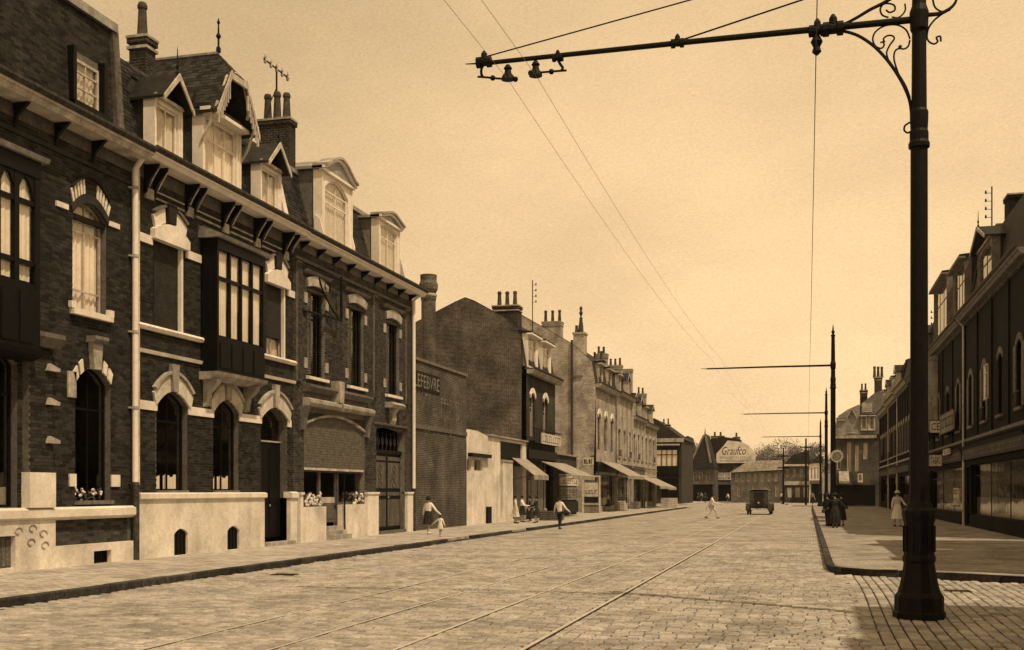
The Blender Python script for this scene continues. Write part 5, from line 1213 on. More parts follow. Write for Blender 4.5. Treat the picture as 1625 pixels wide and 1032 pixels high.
def signboard(name, label, fr_, u0, u1, v0, v1, w, m, text=None, arm=None, n=5, par_rows=1, depth_=.08, grp=None):
    p = fr_((u0+u1)/2, v0, w); t = thing(name, p, label, 'sign', grp)
    mb = MB(); mb.box(fr_, u0, u1, v0, v1, w, w+depth_); bo = mb.build('board', m, t)
    mb = MB(); e = .05; mb.box(fr_, u0-e, u1+e, v1, v1+e, w-.01, w+depth_+.02); mb.box(fr_, u0-e, u1+e, v0-e, v0, w-.01, w+depth_+.02); mb.build('rim', 'iron', t)
    if text: word(text, fr_, u0+(u1-u0)*.1, u0+(u1-u0)*.9, v0+(v1-v0)*.2, v0+(v1-v0)*.8, w+depth_+.003, 'ink', bo, flip=fr_ is frR)
    else:
        for k in range(par_rows): h = (v1-v0)/par_rows; scribble(fr_, u0+.1, u1-.1, v0+h*k+h*.25, v0+h*k+h*.78, w+depth_+.001, 'ink', bo, n=n, t=min(.09, h*.12))
    if arm: mb = MB(); mb.tube([arm, fr_((u0+u1)/2, v1+.03, w)], .025, 5); mb.build('arm', 'iron', t)
    return t
Yc = 68.0; fc = frY(Yc); X = lambda px: onY(px, Yc)
signboard('projecting_sign', 'white two-letter sign board projecting below the pale oriel, just right of the big post', fc, X(1476), X(1493), Zat(687, 7, Yc), Zat(668, 7, Yc), 0, 'board_light', text='CE', arm=(XR, Yc, Zat(667, 7, Yc)))
signboard('tobacco_sign', 'worn pale TABAC sign projecting at head height of the shop, below the two-letter board', fc, X(1475), X(1494), Zat(740, 7, Yc), Zat(722, 7, Yc), 0, 'board_light', text='TABAC', arm=(XR, Yc, Zat(718, 7, Yc)))
signboard('wall_sign', 'long weathered sign board with unreadable lettering fixed on the dark cafe wall', frR, 61.5, 67.5, Zat(685, XR, 64), Zat(655, XR, 64), .25, 'board_mid', n=9)
signboard('shop_sign', 'small pale sign over the cafe window, right of the TABAC sign', frR, 63.5, 66.5, Zat(722, XR, 65), Zat(713, XR, 65), .2, 'board_light', n=5)
signboard('window_poster', 'pale poster standing low in the dark cafe front', frR, 60.6, 62.6, 1.1, 2.0, .1, 'board_light', n=4, par_rows=2)
town_house('long dark terraced house with closed shutters, past the cafe', 1, 78.1, 89.5, 10.2, 13.4, 1, 4, 'brick_shaded', 2, shop='wood_dark', sash='wood_dark', trim='stone_grey', curt=.1, dm='stone_grey', chim=[(88.5, 1.6, 14.2, 4)])
town_house('dark terraced house with pale dentilled eaves halfway down the right side', 1, 89.6, 102.0, 10.4, 13.0, 1, 5, 'brick_shaded', 0, shop='wood_dark', sash='stone_grey', trim='stone_dirty', curt=.2, chim=[(101, 1.4, 14.4, 4)])
town_house('darker terraced house whose chimney stands tallest at the right side', 1, 102.1, 113.0, 10.2, 13.2, 1, 4, 'brick_shaded', 2, shop='wood_mid', sash='paint_cream', trim='stone_dirty', curt=.3, chim=[(104, 1.4, 15.0, 3), (112, 1.2, 13.8, 2)])
town_house('farthest dark terraced house before the bend on the right', 1, 113.1, 126.0, 10.0, 13.0, 1, 5, 'brick_shaded', 2, shop='wood_dark', sash='paint_cream', trim='stone_dirty', curt=.4, chim=[(124, 1.2, 13.4, 3)])
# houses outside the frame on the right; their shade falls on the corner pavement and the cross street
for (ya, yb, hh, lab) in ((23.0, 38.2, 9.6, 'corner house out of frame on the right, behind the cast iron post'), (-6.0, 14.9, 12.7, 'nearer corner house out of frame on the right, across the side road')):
    town_house(lab, 1, ya, yb, hh, hh+1.5, 1, 4, 'brick_shaded', 2, shop='wood_dark', trim='stone_grey', curt=.3, parapet=False)
# house at the bend, facing down the street
YR = 134.0; fR3 = frY(YR); X = lambda px: onY(px, YR); Z = lambda py: Zat(py, 5, YR)
N_ = thing('bend_house', (X(1324), YR, PV), 'pale patched house at the bend facing down the street, with a shop blind below', 'house')
ow = [Op(X(1344), X(1351), Z(748), Z(702)), Op(X(1357), X(1363), Z(748), Z(706)), Op(X(1370), X(1377), Z(729), Z(703)), Op(X(1328), X(1335), Z(745), Z(712))]
mb = MB(); wall(mb, fR3, X(1324), X(1401), PV-.1, Z(689), ow, 0, -.3); mb.build('front_wall', 'brick_gable', N_)
for k, o in enumerate(ow): window(N_, fR3, o, cols=1, rows=(.7,), fm='paint_white', curtain='curtain' if k != 3 else None)
mb = MB(); mb.prism(fR3, [(X(1324)-.1, Z(690)), (X(1364)+.1, Z(690)), (X(1364), Z(642)), (X(1345), Z(650)), (X(1330), Z(660))], -8, .2); mb.build('roof', 'zinc', N_)
mb = MB(); mb.prism(fR3, [(X(1364)+.12, Z(690)), (X(1401)+.1, Z(690)), (X(1401), Z(620)), (X(1386), Z(626)), (X(1366), Z(642))], -8, .25); mb.build('roof', 'stone_grey', N_)
for xa_, xb_ in ((1368, 1374), (1380, 1386)): dormer(N_, fR3, Op(X(xa_), X(xb_), Z(682), Z(662)), 'flat', wf=.32, fm='paint_cream', cm='stone_grey', cols=1, rows=(.7,), frame=.12, curtain='curtain_b', back=1)
mb = MB(); mb.box(fR3, X(1324)-.1, X(1324)+.0, PV, Z(690), -8, 0); mb.box(fR3, X(1324), X(1391), PV, Z(692), -2, -1.9); mb.build('side_wall', 'brick_light', N_)
plain(N_, 'pale_roof_panel', fR3, (X(1368), X(1384), Z(655), Z(640)), 'roof_pale', .26, .3)
plain(N_, 'cornice', fR3, (X(1324)-.1, X(1391), Z(696), Z(691)), 'stone_dirty', 0, .4)
dormer(N_, fR3, Op(X(1331), X(1337), Z(688), Z(668)), 'flat', wf=.15, fm='paint_cream', cm='stone_grey', cols=1, rows=(.7,), frame=.15, curtain='curtain', back=1)
dormer(N_, fR3, Op(X(1348), X(1355), Z(686), Z(662)), 'gable', wf=.15, fm='paint_cream', cm='stone_grey', cols=1, rows=(.7,), frame=.15, curtain='curtain', back=1, fin=False)
chimney(N_, X(1394), YR+.5, Z(660), Z(600), .8, .8, [(-.4, 0), (0, 0), (.4, 0)], pot_h=1.3, pr=.18)
chimney(N_, X(1372), YR+2, Z(650), Z(618), .8, .8, [(-.2, 0), (.2, 0)], pot_h=.8)
aw = awning(N_, fR3, X(1331), X(1347), Z(748), Z(764), 2.0)
signboard('shop_sign', 'white framed sign with a dark disc on the house at the bend', fR3, X(1361), X(1369), Z(766), Z(751), .3, 'board_light', n=1)
mb = MB(); mb.box(fR3, X(1326), X(1389), .2, Z(770), .02, .1); mb.build('shopfront', 'wood_dark', N_)

# ------------------------------------------------------------------ buildings closing the street
Yf = 186.0
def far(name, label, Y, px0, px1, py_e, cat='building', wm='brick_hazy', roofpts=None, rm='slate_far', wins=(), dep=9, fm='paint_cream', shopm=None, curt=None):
    f = frY(Y); X = lambda p: onY(p, Y); xm = X((px0+px1)/2); Z = lambda p: Zat(p, xm, Y)
    t = thing(name, (X(px0), Y, PV), label, cat)
    ops = [Op(X(a), X(b), Z(d), Z(c)) for a, b, c, d in wins]
    mb = MB(); wall(mb, f, X(px0), X(px1), -.05, Z(py_e), ops, 0, -.3)
    mb.build('front_wall', wm, t)
    mb = MB(); mb.box(f, X(px0), X(px0)+.1, -.05, Z(py_e), -dep, -.3); mb.box(f, X(px1)-.1, X(px1), -.05, Z(py_e), -dep, -.3); mb.box(f, X(px0), X(px1), -.05, Z(py_e), -dep-.1, -dep); mb.box(f, X(px0)+.1, X(px1)-.1, -.05, Z(py_e)-.1, -1.5, -1.4); mb.build('side_wall', wm, t)
    for o in ops: window(t, f, o, rec=.1, cols=2 if o.u1-o.u0 > .5 else 1, rows=(.6,), fm=fm, bar=.07, curtain=curt)
    if roofpts: mb = MB(); mb.prism(f, [(X(a), Z(b)) for a, b in roofpts], -dep-.2, .3); mb.build('roof', rm, t)
    if shopm: mb = MB(); mb.box(f, X(px0)+.3, X(px1)-.3, .1, 2.9, .01, .12); s_ = mb.build('shopfront', shopm, t); mb = MB(); mb.box(f, X(px0)+.1, X(px1)-.1, 2.9, 3.4, .0, .3); mb.build('shop_fascia', 'wood_mid', t)
    return t, f, X, Z
t, f, X, Z = far('steep_roofed_house', 'narrow dark house with a steep pointed gable and pale bargeboard at the end', Yf, 1094, 1134, 742, wm='brick_gable', roofpts=[(1093, 744), (1119, 688), (1135, 744)], wins=[(1100, 1105, 750, 765), (1110, 1115, 750, 765), (1121, 1126, 750, 765)], shopm='wood_dark')
mb = MB(); mb.prism(f, [(X(1118), Z(690)), (X(1121), Z(690)), (X(1130), Z(734)), (X(1127), Z(736))], .31, .42); mb.prism(f, [(X(1116), Z(690)), (X(1119), Z(690)), (X(1097), Z(736)), (X(1095), Z(733))], .31, .40); mb.build('bargeboard', 'board_mid', t)
mb = MB(); mb.lathe((X(1119), Yf-.1, Z(688)), [(.12, -.2), (.06, .4), (.01, 1.0)], 6); mb.build('finial', 'iron', t)
t, f, X, Z = far('dark_far_house', 'low dark slated house squeezed between the corner house and the steep gable', Yf+6, 1078, 1096, 715, roofpts=[(1076, 717), (1082, 695), (1092, 692), (1098, 716)], wins=[(1083, 1088, 727, 742)], shopm='wood_mid')
t, f, X, Z = far('sign_house', 'house with painted GRAUFCO lettering on its broad white mansard gable', Yf+8, 1138, 1199, 735, wm='brick_far', wins=[(1164, 1172, 741, 750), (1180, 1188, 741, 750)], shopm='wood_dark', dep=6)
mb = MB(); mb.prism(f, [(X(1137), Z(735)), (X(1199), Z(735)), (X(1199), Z(720)), (X(1189), Z(708)), (X(1178), Z(702)), (X(1155), Z(699)), (X(1148), Z(708)), (X(1137), Z(720))], 0, .3); sg = mb.build('painted_gable', 'render_white', t)
word('Graufco', f, X(1146), X(1184), Z(722), Z(709), .305, 'ink', sg, shear=.3)
scribble(f, X(1143), X(1192), Z(727.5), Z(725), .301, 'ink', sg, n=14, t=.05); scribble(f, X(1143), X(1192), Z(732.5), Z(730), .301, 'ink', sg, n=14, t=.05)
mb = MB(); mb.prism(f, [(X(1124), Z(735)), (X(1128), Z(696)), (X(1148), Z(693)), (X(1174), Z(697)), (X(1180), Z(735))], -6, -.3); mb.build('roof', 'slate_far', t)
for a, b_, c in ((1127, 1148, 688), (1162, 1173, 690)):
    xx = X((a+b_)/2); chimney(t, xx, Yf+10, Z(697), Z(c+3), X(b_)-X(a), .8, [(-.5, 0), (.5, 0)] if b_-a > 12 else [(0, 0)], pot_h=.7, pr=.2)
signboard('shop_sign', 'white square shop board under the painted gable', f, X(1138), X(1160), Z(762), Z(750), .1, 'board_light', n=5, par_rows=2)
Yl = 176.0
wins = [(a, a+5.5, 752, 764) for a in (1166, 1176, 1186, 1196, 1207, 1218, 1229)]+[(a, a+6, 770, 788) for a in (1170, 1194, 1214, 1230)]
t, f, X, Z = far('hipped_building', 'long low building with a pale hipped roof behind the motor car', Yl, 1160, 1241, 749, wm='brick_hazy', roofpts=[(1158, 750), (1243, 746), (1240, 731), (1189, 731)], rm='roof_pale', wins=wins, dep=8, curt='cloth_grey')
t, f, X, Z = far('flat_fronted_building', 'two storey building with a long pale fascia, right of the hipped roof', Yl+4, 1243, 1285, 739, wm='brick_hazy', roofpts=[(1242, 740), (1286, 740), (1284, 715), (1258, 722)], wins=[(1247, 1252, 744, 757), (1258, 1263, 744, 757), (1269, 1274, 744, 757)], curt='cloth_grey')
plain(t, 'shop_fascia', f, (X(1243), X(1286), Z(770), Z(764)), 'board_light', 0, .3); plain(t, 'cornice', f, (X(1242), X(1286), Z(740), Z(737)), 'board_light', 0, .35); plain(t, 'shopfront', f, (X(1246), X(1283), .1, Z(772)), 'wood_mid', 0, .1)
for a in (1249, 1262, 1275): plain(t, 'shop_panel', f, (X(a), X(a+7), .8, Z(774)), 'board_light', .1, .14)  # pale boards set on the shopfront
t, f, X, Z = far('white_cottage', 'small white gabled cottage with three narrow windows beside the far pole', Yl-3, 1284, 1304, 735, wm='render_white', roofpts=[(1282, 737), (1306, 733), (1306, 725), (1300, 722)], wins=[(1287, 1289, 742, 760), (1292, 1294, 742, 760), (1297, 1299, 742, 760)], dep=6, shopm='wood_dark')
def tree(x, y, h, r, lab, n=2600, name='tree'):
    t = thing(name, (x, y, 0), lab, 'tree', 'trees behind the far roofs'); mb = MB()
    mb.tube([(x, y, -.1), (x+.2, y, h*.35), (x-.1, y, h*.62)], .32, 8, r1=.14)
    cs = []
    for k in range(9):
        a = random.random()*6.28; q = (x+cos(a)*r*.62*random.random()**.5, y+sin(a)*r*.5, h*.5+random.random()*h*.38); cs.append((q, r*random.uniform(.35, .6)))
        mb.tube([(x, y, h*.4), ((x+q[0])/2, (y+q[1])/2, h*.52), q], .10, 5, r1=.03)
    mb.build('trunk', 'bark', t); mb = MB()
    for _ in range(n):
        q, rr = random.choice(cs); v = Vector((random.gauss(0, 1), random.gauss(0, 1), random.gauss(0, .8))); v = v.normalized()*rr*random.random()**.4
        c = Vector(q)+v; s_ = random.uniform(.07, .17); a = Vector((random.gauss(0, 1), random.gauss(0, 1), random.gauss(0, 1))).normalized(); b_ = a.orthogonal().normalized()
        mb.add([c-a*s_, c+b_*s_*.6, c+a*s_, c-b_*s_*.6], [(0, 1, 2, 3)])
    mb.build('crown', 'leaf', t, kind='stuff')
for i, (px, Y, py, r, lab) in enumerate(((1207, 205, 709, 3.2, 'bushy tree just right of the painted gable'), (1224, 215, 704, 3.5, 'rounded tree behind the hipped roof'), (1246, 222, 694, 4.2, 'tallest tree, standing behind the thin far pole'), (1266, 218, 706, 3.6, 'tree behind the flat fronted building'), (1285, 208, 702, 3.4, 'leafy tree rising behind the white cottage'), (1301, 190, 698, 2.8, 'dark tree close beside the row of tram poles'), (1086, 204, 694, 2.6, 'small tree peeping over the low dark slated house'), (1237, 205, 713, 2.5, 'small tree low behind the ridge of the hipped roof'))):
    x = onY(px, Y); tree(x, Y, Zat(py, x, Y), r, lab)
b = MB(); N = 40
for i in range(N):                      # low wooded rise beyond
    x0, x1 = -60+i*3, -60+(i+1)*3; z = lambda q: 8.5+1.0*sin(q*.21)+.6*sin(q*.53+1)
    b.quad((x0, 262, -.05), (x1, 262, -.05), (x1, 270, z(x1)), (x0, 270, z(x0))); b.quad((x0, 270, z(x0)), (x1, 270, z(x1)), (x1, 300, -.05), (x0, 300, -.05))
b.build('hill', 'leaf', kind='structure')

# ------------------------------------------------------------------ cast iron tram pole in the foreground, others beyond
PX_, PY_ = 1.58, 17.3
def pole_thing(x, y, lab, big=True, arm_to=-5.05, za=8.74, ztop=9.95):
    t = thing('tram_pole', (x, y, 0), lab, 'tram pole', 'tram poles carrying the overhead wires')
    mb = MB(); mb.lathe((x, y, 0), [(.37, -.03), (.37, .08), (.345, .10), (.345, .30), (.33, .33), (.30, .37), (.27, .47), (.245, .60), (.222, .74), (.215, .80), (.232, .83), (.232, .88), (.212, .92), (.212, 1.38), (.225, 1.42), (.238, 1.50), (.238, 1.56), (.20, 1.60), (.15, 1.70), (.135, 1.82)], 24, flute=.045); mb.build('base', 'iron', t)
    if big:
        for k in range(12):
            a = 2*pi*k/12; mb = MB(); mb.cube(-.018, .018, -.012, .012, .96, 1.34)
            mb.v = [(x+cos(a)*.216-sin(a)*p[0]+cos(a)*p[1], y+sin(a)*.216+cos(a)*p[0]+sin(a)*p[1], p[2]) for p in mb.v]; mb.build('base_rib', 'iron', t)
    mb = MB(); mb.lathe((x, y, 0), [(.132, 1.75), (.125, 3.2), (.120, 6.9), (.12, 6.95)], 16); mb.build('lower_shaft', 'iron', t)
    mb = MB(); mb.lathe((x, y, 0), [(.148, 6.86), (.150, 6.92), (.132, 6.96), (.132, 7.08), (.12, 7.12), (.128, 7.26), (.13, 7.38), (.11, 7.42)], 16); mb.build('shaft_collar', 'iron', t)
    mb = MB(); mb.lathe((x, y, 0), [(.108, 7.36), (.100, za-.2), (.125, za-.15), (.135, za+.1), (.10, za+.2), (.085, ztop-.15)], 16); mb.build('upper_shaft', 'iron', t)
    mb = MB(); mb.lathe((x, y, ztop-.18), [(.10, 0), (.11, .06), (.05, .12), (.09, .22), (.04, .32), (.03, .45), (.001, .62)], 12); mb.build('finial', 'iron', t)
    mb = MB(); mb.tube([(x, y, za), (arm_to*.5+x*.5, y, za+.01), (arm_to, y, za)], .052, 10, r1=.036); mb.tube([(arm_to+.02, y, za), (arm_to-.3, y, za+.02)], .02, 6, r1=.008); arm = mb.build('arm', 'iron', t)
    return t, arm
TP, ARM = pole_thing(PX_, PY_, 'large black cast iron pole with scrolled bracket standing nearest on the right')
q = lambda px, py: (onY(px, PY_), PY_, Zat(py, onY(px, PY_), PY_))
def curl(name, pts, r, par, r1=None):
    P_ = [Vector(q(*p)) for p in pts]; out = []
    for i in range(len(P_)-1):         # smooth through the points
        p0, p1, p2, p3 = P_[max(i-1, 0)], P_[i], P_[i+1], P_[min(i+2, len(P_)-1)]
        for s_ in range(5):
            u = s_/5; out.append(.5*((2*p1)+(-p0+p2)*u+(2*p0-5*p1+4*p2-p3)*u*u+(-p0+3*p1-3*p2+p3)*u**3))
    out.append(P_[-1]); mb = MB(); mb.tube(out, r, 6, r1=r1); return mb.build(name, 'iron', par)
curl('bracket', [(1322, 48), (1340, 50), (1362, 57), (1385, 72), (1405, 92), (1422, 115), (1436, 140), (1444, 162), (1447, 186)], .024, TP)
curl('bracket', [(1410, 96), (1425, 117), (1437, 137), (1444, 156)], .016, TP)
curl('scroll', [(1447, 178), (1446, 192), (1441, 196), (1436, 200), (1435, 207), (1440, 211), (1445, 209)], .014, TP)
curl('scroll', [(1444, 62), (1438, 48), (1424, 40), (1405, 41), (1390, 50), (1385, 62), (1389, 73), (1398, 77), (1403, 72), (1401, 67), (1397, 68)], .013, TP)
curl('scroll', [(1410, 96), (1407, 84), (1412, 72), (1419, 62), (1416, 57), (1408, 57), (1402, 62), (1404, 67)], .013, TP)
curl('scroll', [(1426, 118), (1419, 96), (1420, 82), (1427, 77), (1434, 78), (1441, 74), (1444, 64)], .013, TP)
curl('scroll', [(1426, 78), (1430, 73), (1426, 75)], .018, TP)
curl('scroll', [(1322, 40), (1340, 38), (1360, 28), (1380, 16), (1400, 6), (1420, -6), (1440, -20), (1447, -40)], .022, TP, r1=.03)
curl('scroll', [(1410, 28), (1400, 24), (1397, 14), (1404, 6), (1418, 8), (1420, 16), (1412, 20), (1406, 16)], .014, TP)
curl('scroll', [(1436, 6), (1436, 18), (1426, 28), (1415, 27)], .012, TP)
curl('scroll', [(1468, 24), (1490, 22), (1504, 16), (1515, 6), (1520, -8)], .035, TP, r1=.015)
curl('scroll', [(1502, 18), (1485, 30), (1474, 44), (1471, 58), (1474, 66), (1482, 70), (1488, 66), (1486, 60), (1492, 58), (1493, 66)], .014, TP)
curl('scroll', [(1480, -2), (1484, 12), (1496, 19), (1508, 16)], .014, TP)
curl('guy_rod', [(768, 91), (1060, 10), (1447, -98)], .012, TP)
curl('guy_rod', [(1075, 66), (1237, 12), (1447, -58)], .014, TP)
def clamp_(px, py, s=1.0):
    p = q(px, py); mb = MB(); mb.lathe((0, 0, 0), [(.05*s, -.13*s), (.09*s, -.12*s), (.09*s, -.05*s), (.065*s, -.04*s), (.065*s, .04*s), (.09*s, .05*s), (.09*s, .12*s), (.05*s, .13*s)], 10)
    mb.v = [(p[0]+v[2], p[1]+v[1], p[2]+v[0]) for v in mb.v]; mb.lathe((p[0], p[1], p[2]+.05*s), [(.05*s, 0), (.05*s, .08*s), (.02*s, .13*s)], 8); mb.build('arm_clamp', 'iron', ARM)
for px, py, s in ((768, 99, 1.0), (885, 92, .7), (1075, 69, .8), (1297, 49, 1.0), (1322, 46, 1.2)): clamp_(px, py, s)
def hanger(side, px_arm, py_arm, px_foot, py_foot, px_bell, py_bell, px_end):
    curl('wire_hanger', [(px_arm, py_arm), (px_arm+side*-4, py_arm+8), (px_foot, py_foot-4), (px_foot+side*2, py_foot)], .022, ARM)
    curl('wire_hanger', [(px_foot-side*6, py_foot), (px_foot+side*8, py_foot+1), (px_bell-side*10, py_foot+3), (px_bell-side*6, py_bell+4), (px_bell, py_bell), (px_bell+side*6, py_bell+6), (px_end, py_foot+4)], .018, ARM)
    for a, b_ in ((px_foot+side*18, py_foot+2), (px_end, py_foot+4)):
        p = q(a, b_); mb = MB(); mb.ball(p, .045, 8, 5); mb.build('insulator', 'iron', ARM)
    p = q(px_bell, py_bell); mb = MB(); mb.lathe((p[0], p[1], p[2]-.10), [(.11, 0), (.10, .05), (.06, .10), (.05, .16), (.07, .18), (.03, .24)], 10); mb.build('insulator', 'iron', ARM)
hanger(1, 768, 102, 764, 122, 806, 117, 818); hanger(-1, 885, 94, 893, 112, 850, 111, 842)
p = q(1296, 54); mb = MB(); mb.lathe((p[0], p[1], p[2]-.32), [(.02, 0), (.07, .05), (.05, .12), (.09, .20), (.04, .30)], 10); mb.build('insulator', 'iron', ARM)
# overhead wires, sagging from pole to pole
WX = [(onY(806, PY_), Zat(127, -4.7, PY_), .0036, 'left tram wire of the pair hung from the arm tip'), (onY(851, PY_), Zat(122, -4.3, PY_), .0036, 'right tram wire of the pair hung from the arm tip'), (onY(1295, PY_), Zat(80, .1, PY_), .0075, 'single overhead wire dropping towards the far pole from the arm')]
YP = [PY_-38, PY_, 57.0, 91.5, 131.0, 172.0]
for x, z, r, lab in WX:
    mb = MB(); pts = []
    for a, b_ in zip(YP, YP[1:]):
        for i in range(10):
            t = i/10; pts.append((x, a+(b_-a)*t, z-1.0*(z-7.9)*0-.35*4*t*(1-t) if True else z))
    mb.tube(pts, r, 5, cap=False); o_ = mb.build('overhead_wire', 'zinc' if r < .006 else 'iron_worn', at=(x, PY_, z)); tag(o_, lab, 'overhead wire', 'overhead tram wires')
for (px, Y, zt, lab) in ((1322, 57.0, 9.9, 'second tram pole, with two people standing at its foot'), (1309, 91.5, 9.9, 'third tram pole, its arm hardly longer than the gap to the second'), (1302, 131.0, 9.9, 'fourth and most distant tram pole on the right kerb')):
    x = 1.45 if Y > 60 else onY(1322, Y)
    pole_thing(x, Y, lab, big=False, arm_to=-4.9, za=8.0, ztop=9.6)
def wood_pole(px, Y, py, cross, lab):
    x = onY(px, Y); z = Zat(py, x, Y); t = thing('telegraph_pole', (x, Y, 0), lab, 'telegraph pole', 'slender poles at the far end'); mb = MB(); mb.tube([(x, Y, -.05), (x, Y, z)], .16, 8, r1=.10); mb.build('post', 'wood_dark', t)
    for k in range(cross): mb = MB(); mb.cube(x-.8, x+.8, Y-.05, Y+.05, z-1.2-k*1.6, z-1.05-k*1.6); mb.build('crossbar', 'wood_dark', t)
wood_pole(1243, 158, 711, 2, 'slender pole with two crossbars in front of the hipped building'); wood_pole(1279, 150, 696, 1, 'tall slender pole between the flat building and the white cottage')
aerial(9.3, onX(1574, 9.3), Zat(368, 9.3, 51.5), Zat(296, 9.3, onX(1574, 9.3)), 1, 'aerial mast with insulators on the nearest right hand roof', 4)
aerial(9.5, 74.0, 13.0, Zat(408, 9.5, 74), 1, 'thin mast behind the big cast iron post, on the cafe roof', 2)
aerial(9.0, 86.0, 13.6, Zat(488, 9.0, 86), 1, 'mast with small insulators left of the big post', 3)
aerial(onY(845, 80), 80.0, 11.0, Zat(445, onY(845, 80), 80), -1, 'faint thin mast above the dark gabled house', 4)
# disc sign on the second pole
Yd = 56.5; x = onY(1328, Yd); z = Zat(724, x, Yd); t = thing('disc_sign', (x, Yd, z), 'round white rimmed disc sign fixed on the second tram pole', 'sign')
mb = MB(); f5 = frY(Yd); mb.prism(f5, [(x+.30*cos(a*pi/12), z+.30*sin(a*pi/12)) for a in range(24)], 0, .05); mb.build('rim', 'board_light', t)
mb = MB(); mb.prism(f5, [(x+.21*cos(a*pi/12), z+.21*sin(a*pi/12)) for a in range(24)], .05, .06); mb.build('disc', 'board_mid', t)
mb = MB(); mb.tube([(x, Yd+.02, z), (onY(1322, 57), 57.0, z)], .03, 5); mb.build('arm', 'iron', t)

# ------------------------------------------------------------------ people
def skinned(pts, edges, m, par, name, sub=1, root=0):
    me = bpy.data.meshes.new(name); me.from_pydata([p[0] for p in pts], edges, [])
    o = bpy.data.objects.new(name, me); COL.objects.link(o); md = o.modifiers.new('s', 'SKIN'); md.use_smooth_shade = True
    for i, p in enumerate(pts):
        r = p[1]; me.skin_vertices[0].data[i].radius = r if isinstance(r, tuple) else (r, r); me.skin_vertices[0].data[i].use_root = i == root
    sb_ = o.modifiers.new('u', 'SUBSURF'); sb_.levels = sub; sb_.render_levels = sub
    bpy.context.view_layer.update(); dg = bpy.context.evaluated_depsgraph_get()
    n = bpy.data.meshes.new_from_object(o.evaluated_get(dg)); n.materials.clear(); n.materials.append(MT[m])
    bpy.data.objects.remove(o); r_ = bpy.data.objects.new(name, n); COL.objects.link(r_); r_.parent = par; ORG[r_.name] = Vector((0, 0, 0)); return r_
idf = lambda u, v, w: (u, v, w)
def person(px, py, hpx, z, yaw, label, top='cloth_white', low='cloth_dark', skirt=True, hat=None, stride=.12, arms=((.16, .0), (.16, .0)), hem=.27, apron=False, grp=None, sleeves=True, h=None, socks=None, loc=None, lean=0.0):
    p = loc or ground(px, py, z); d = depth(p.x, p.y); h = h or hpx*d/F
    t = thing('person', (p.x, p.y, z), label, 'person', grp, rz=yaw+1e-4); ORG[t.name] = Vector((0, 0, 0)); k = h
    V = lambda x, y, zz: (x*k, (y-lean*max(0, zz-.5))*k, zz*k)       # faces local -Y
    J = {'pel': (V(0, 0, .525), (.080*k, .058*k)), 'wai': (V(0, 0, .61), (.066*k, .048*k)), 'che': (V(0, .005, .73), (.088*k, .058*k)), 'nb': (V(0, .008, .815), (.045*k, .04*k)), 'nk': (V(0, 0, .85), .030*k),
         'hd': (V(0, -.006, .895), (.042*k, .050*k)), 'ht': (V(0, -.004, .945), (.046*k, .055*k)), 'tp': (V(0, 0, .975), .034*k)}
    for i, sg in ((0, -1), (1, 1)):
        a, f = arms[i]; st = stride*(1 if sg > 0 else -1)
        J['sh%d' % i] = (V(sg*.098, .005, .80), .034*k)
        el = (sg*(.098+a*.42), -f*.10, .63); wr = (sg*(.098+a*.75), -f*.35-.03, .495+f*.12)
        J['el%d' % i] = (V(*el), .025*k); J['wr%d' % i] = (V(*wr), .017*k); J['pa%d' % i] = (V(wr[0]*1.02, wr[1]-.01, wr[2]-.035), (.020*k, .012*k))
        J['hi%d' % i] = (V(sg*.048, 0, .495), .052*k); J['kn%d' % i] = (V(sg*.052, -abs(st)*.35-st*.5, .275), .034*k)
        J['an%d' % i] = (V(sg*.052, -st*1.0+.01, .045+(.02 if st < 0 else 0)), .020*k); J['to%d' % i] = (V(sg*.058, -st*1.0-.075, .020), .018*k)
    nm = list(J); E = [('pel', 'wai'), ('wai', 'che'), ('che', 'nb'), ('nb', 'nk'), ('nk', 'hd'), ('hd', 'ht'), ('ht', 'tp')]
    for i in '01': E += [('che', 'sh'+i), ('sh'+i, 'el'+i), ('el'+i, 'wr'+i), ('wr'+i, 'pa'+i), ('pel', 'hi'+i), ('hi'+i, 'kn'+i), ('kn'+i, 'an'+i), ('an'+i, 'to'+i)]
    bo = skinned([J[n] for n in nm], [(nm.index(a), nm.index(b_)) for a, b_ in E], 'skin', t, 'body')
    fing = MB()
    for i, sg in ((0, -1), (1, 1)):
        c = Vector(J['pa%d' % i][0])
        for j, ln in enumerate((.038, .044, .041, .033)):
            o_ = Vector((0, (j-1.5)*.0075*k, 0)); a = c+o_+Vector((0, 0, -.012*k)); fing.tube([a, a+Vector((0, -.002*k, -ln*.55*k)), a+Vector((-sg*.008*k, -.006*k, -ln*k))], .0042*k, 5, r1=.003*k)
        fing.tube([c+Vector((0, -.012*k, .005*k)), c+Vector((-sg*.006*k, -.024*k, -.012*k)), c+Vector((-sg*.008*k, -.028*k, -.028*k))], .005*k, 5, r1=.0035*k)
    fing.build('fingers', 'skin', t)
    mb = MB(); hc = Vector(J['hd'][0]); mb.tube([hc+Vector((0, -.045*k, .022*k)), hc+Vector((0, -.062*k, .002*k)), hc+Vector((0, -.048*k, -.002*k))], .008*k, 5, r1=.005*k); mb.build('nose', 'skin', t)
    for sg in (-1, 1): mb = MB(); mb.ball((hc.x+sg*.046*k, hc.y+.004*k, hc.z+.01*k), .012*k, 6, 4, sx=.4); mb.build('ear', 'skin', t)
    for sg in (-1, 1): mb = MB(); mb.ball((hc.x+sg*.018*k, hc.y-.046*k, hc.z+.026*k), .006*k, 6, 4); mb.build('eye', 'ink', t)
    mb = MB(); mb.cube(hc.x-.014*k, hc.x+.014*k, hc.y-.049*k, hc.y-.044*k, hc.z-.018*k, hc.z-.012*k); mb.build('mouth', 'clay', t)
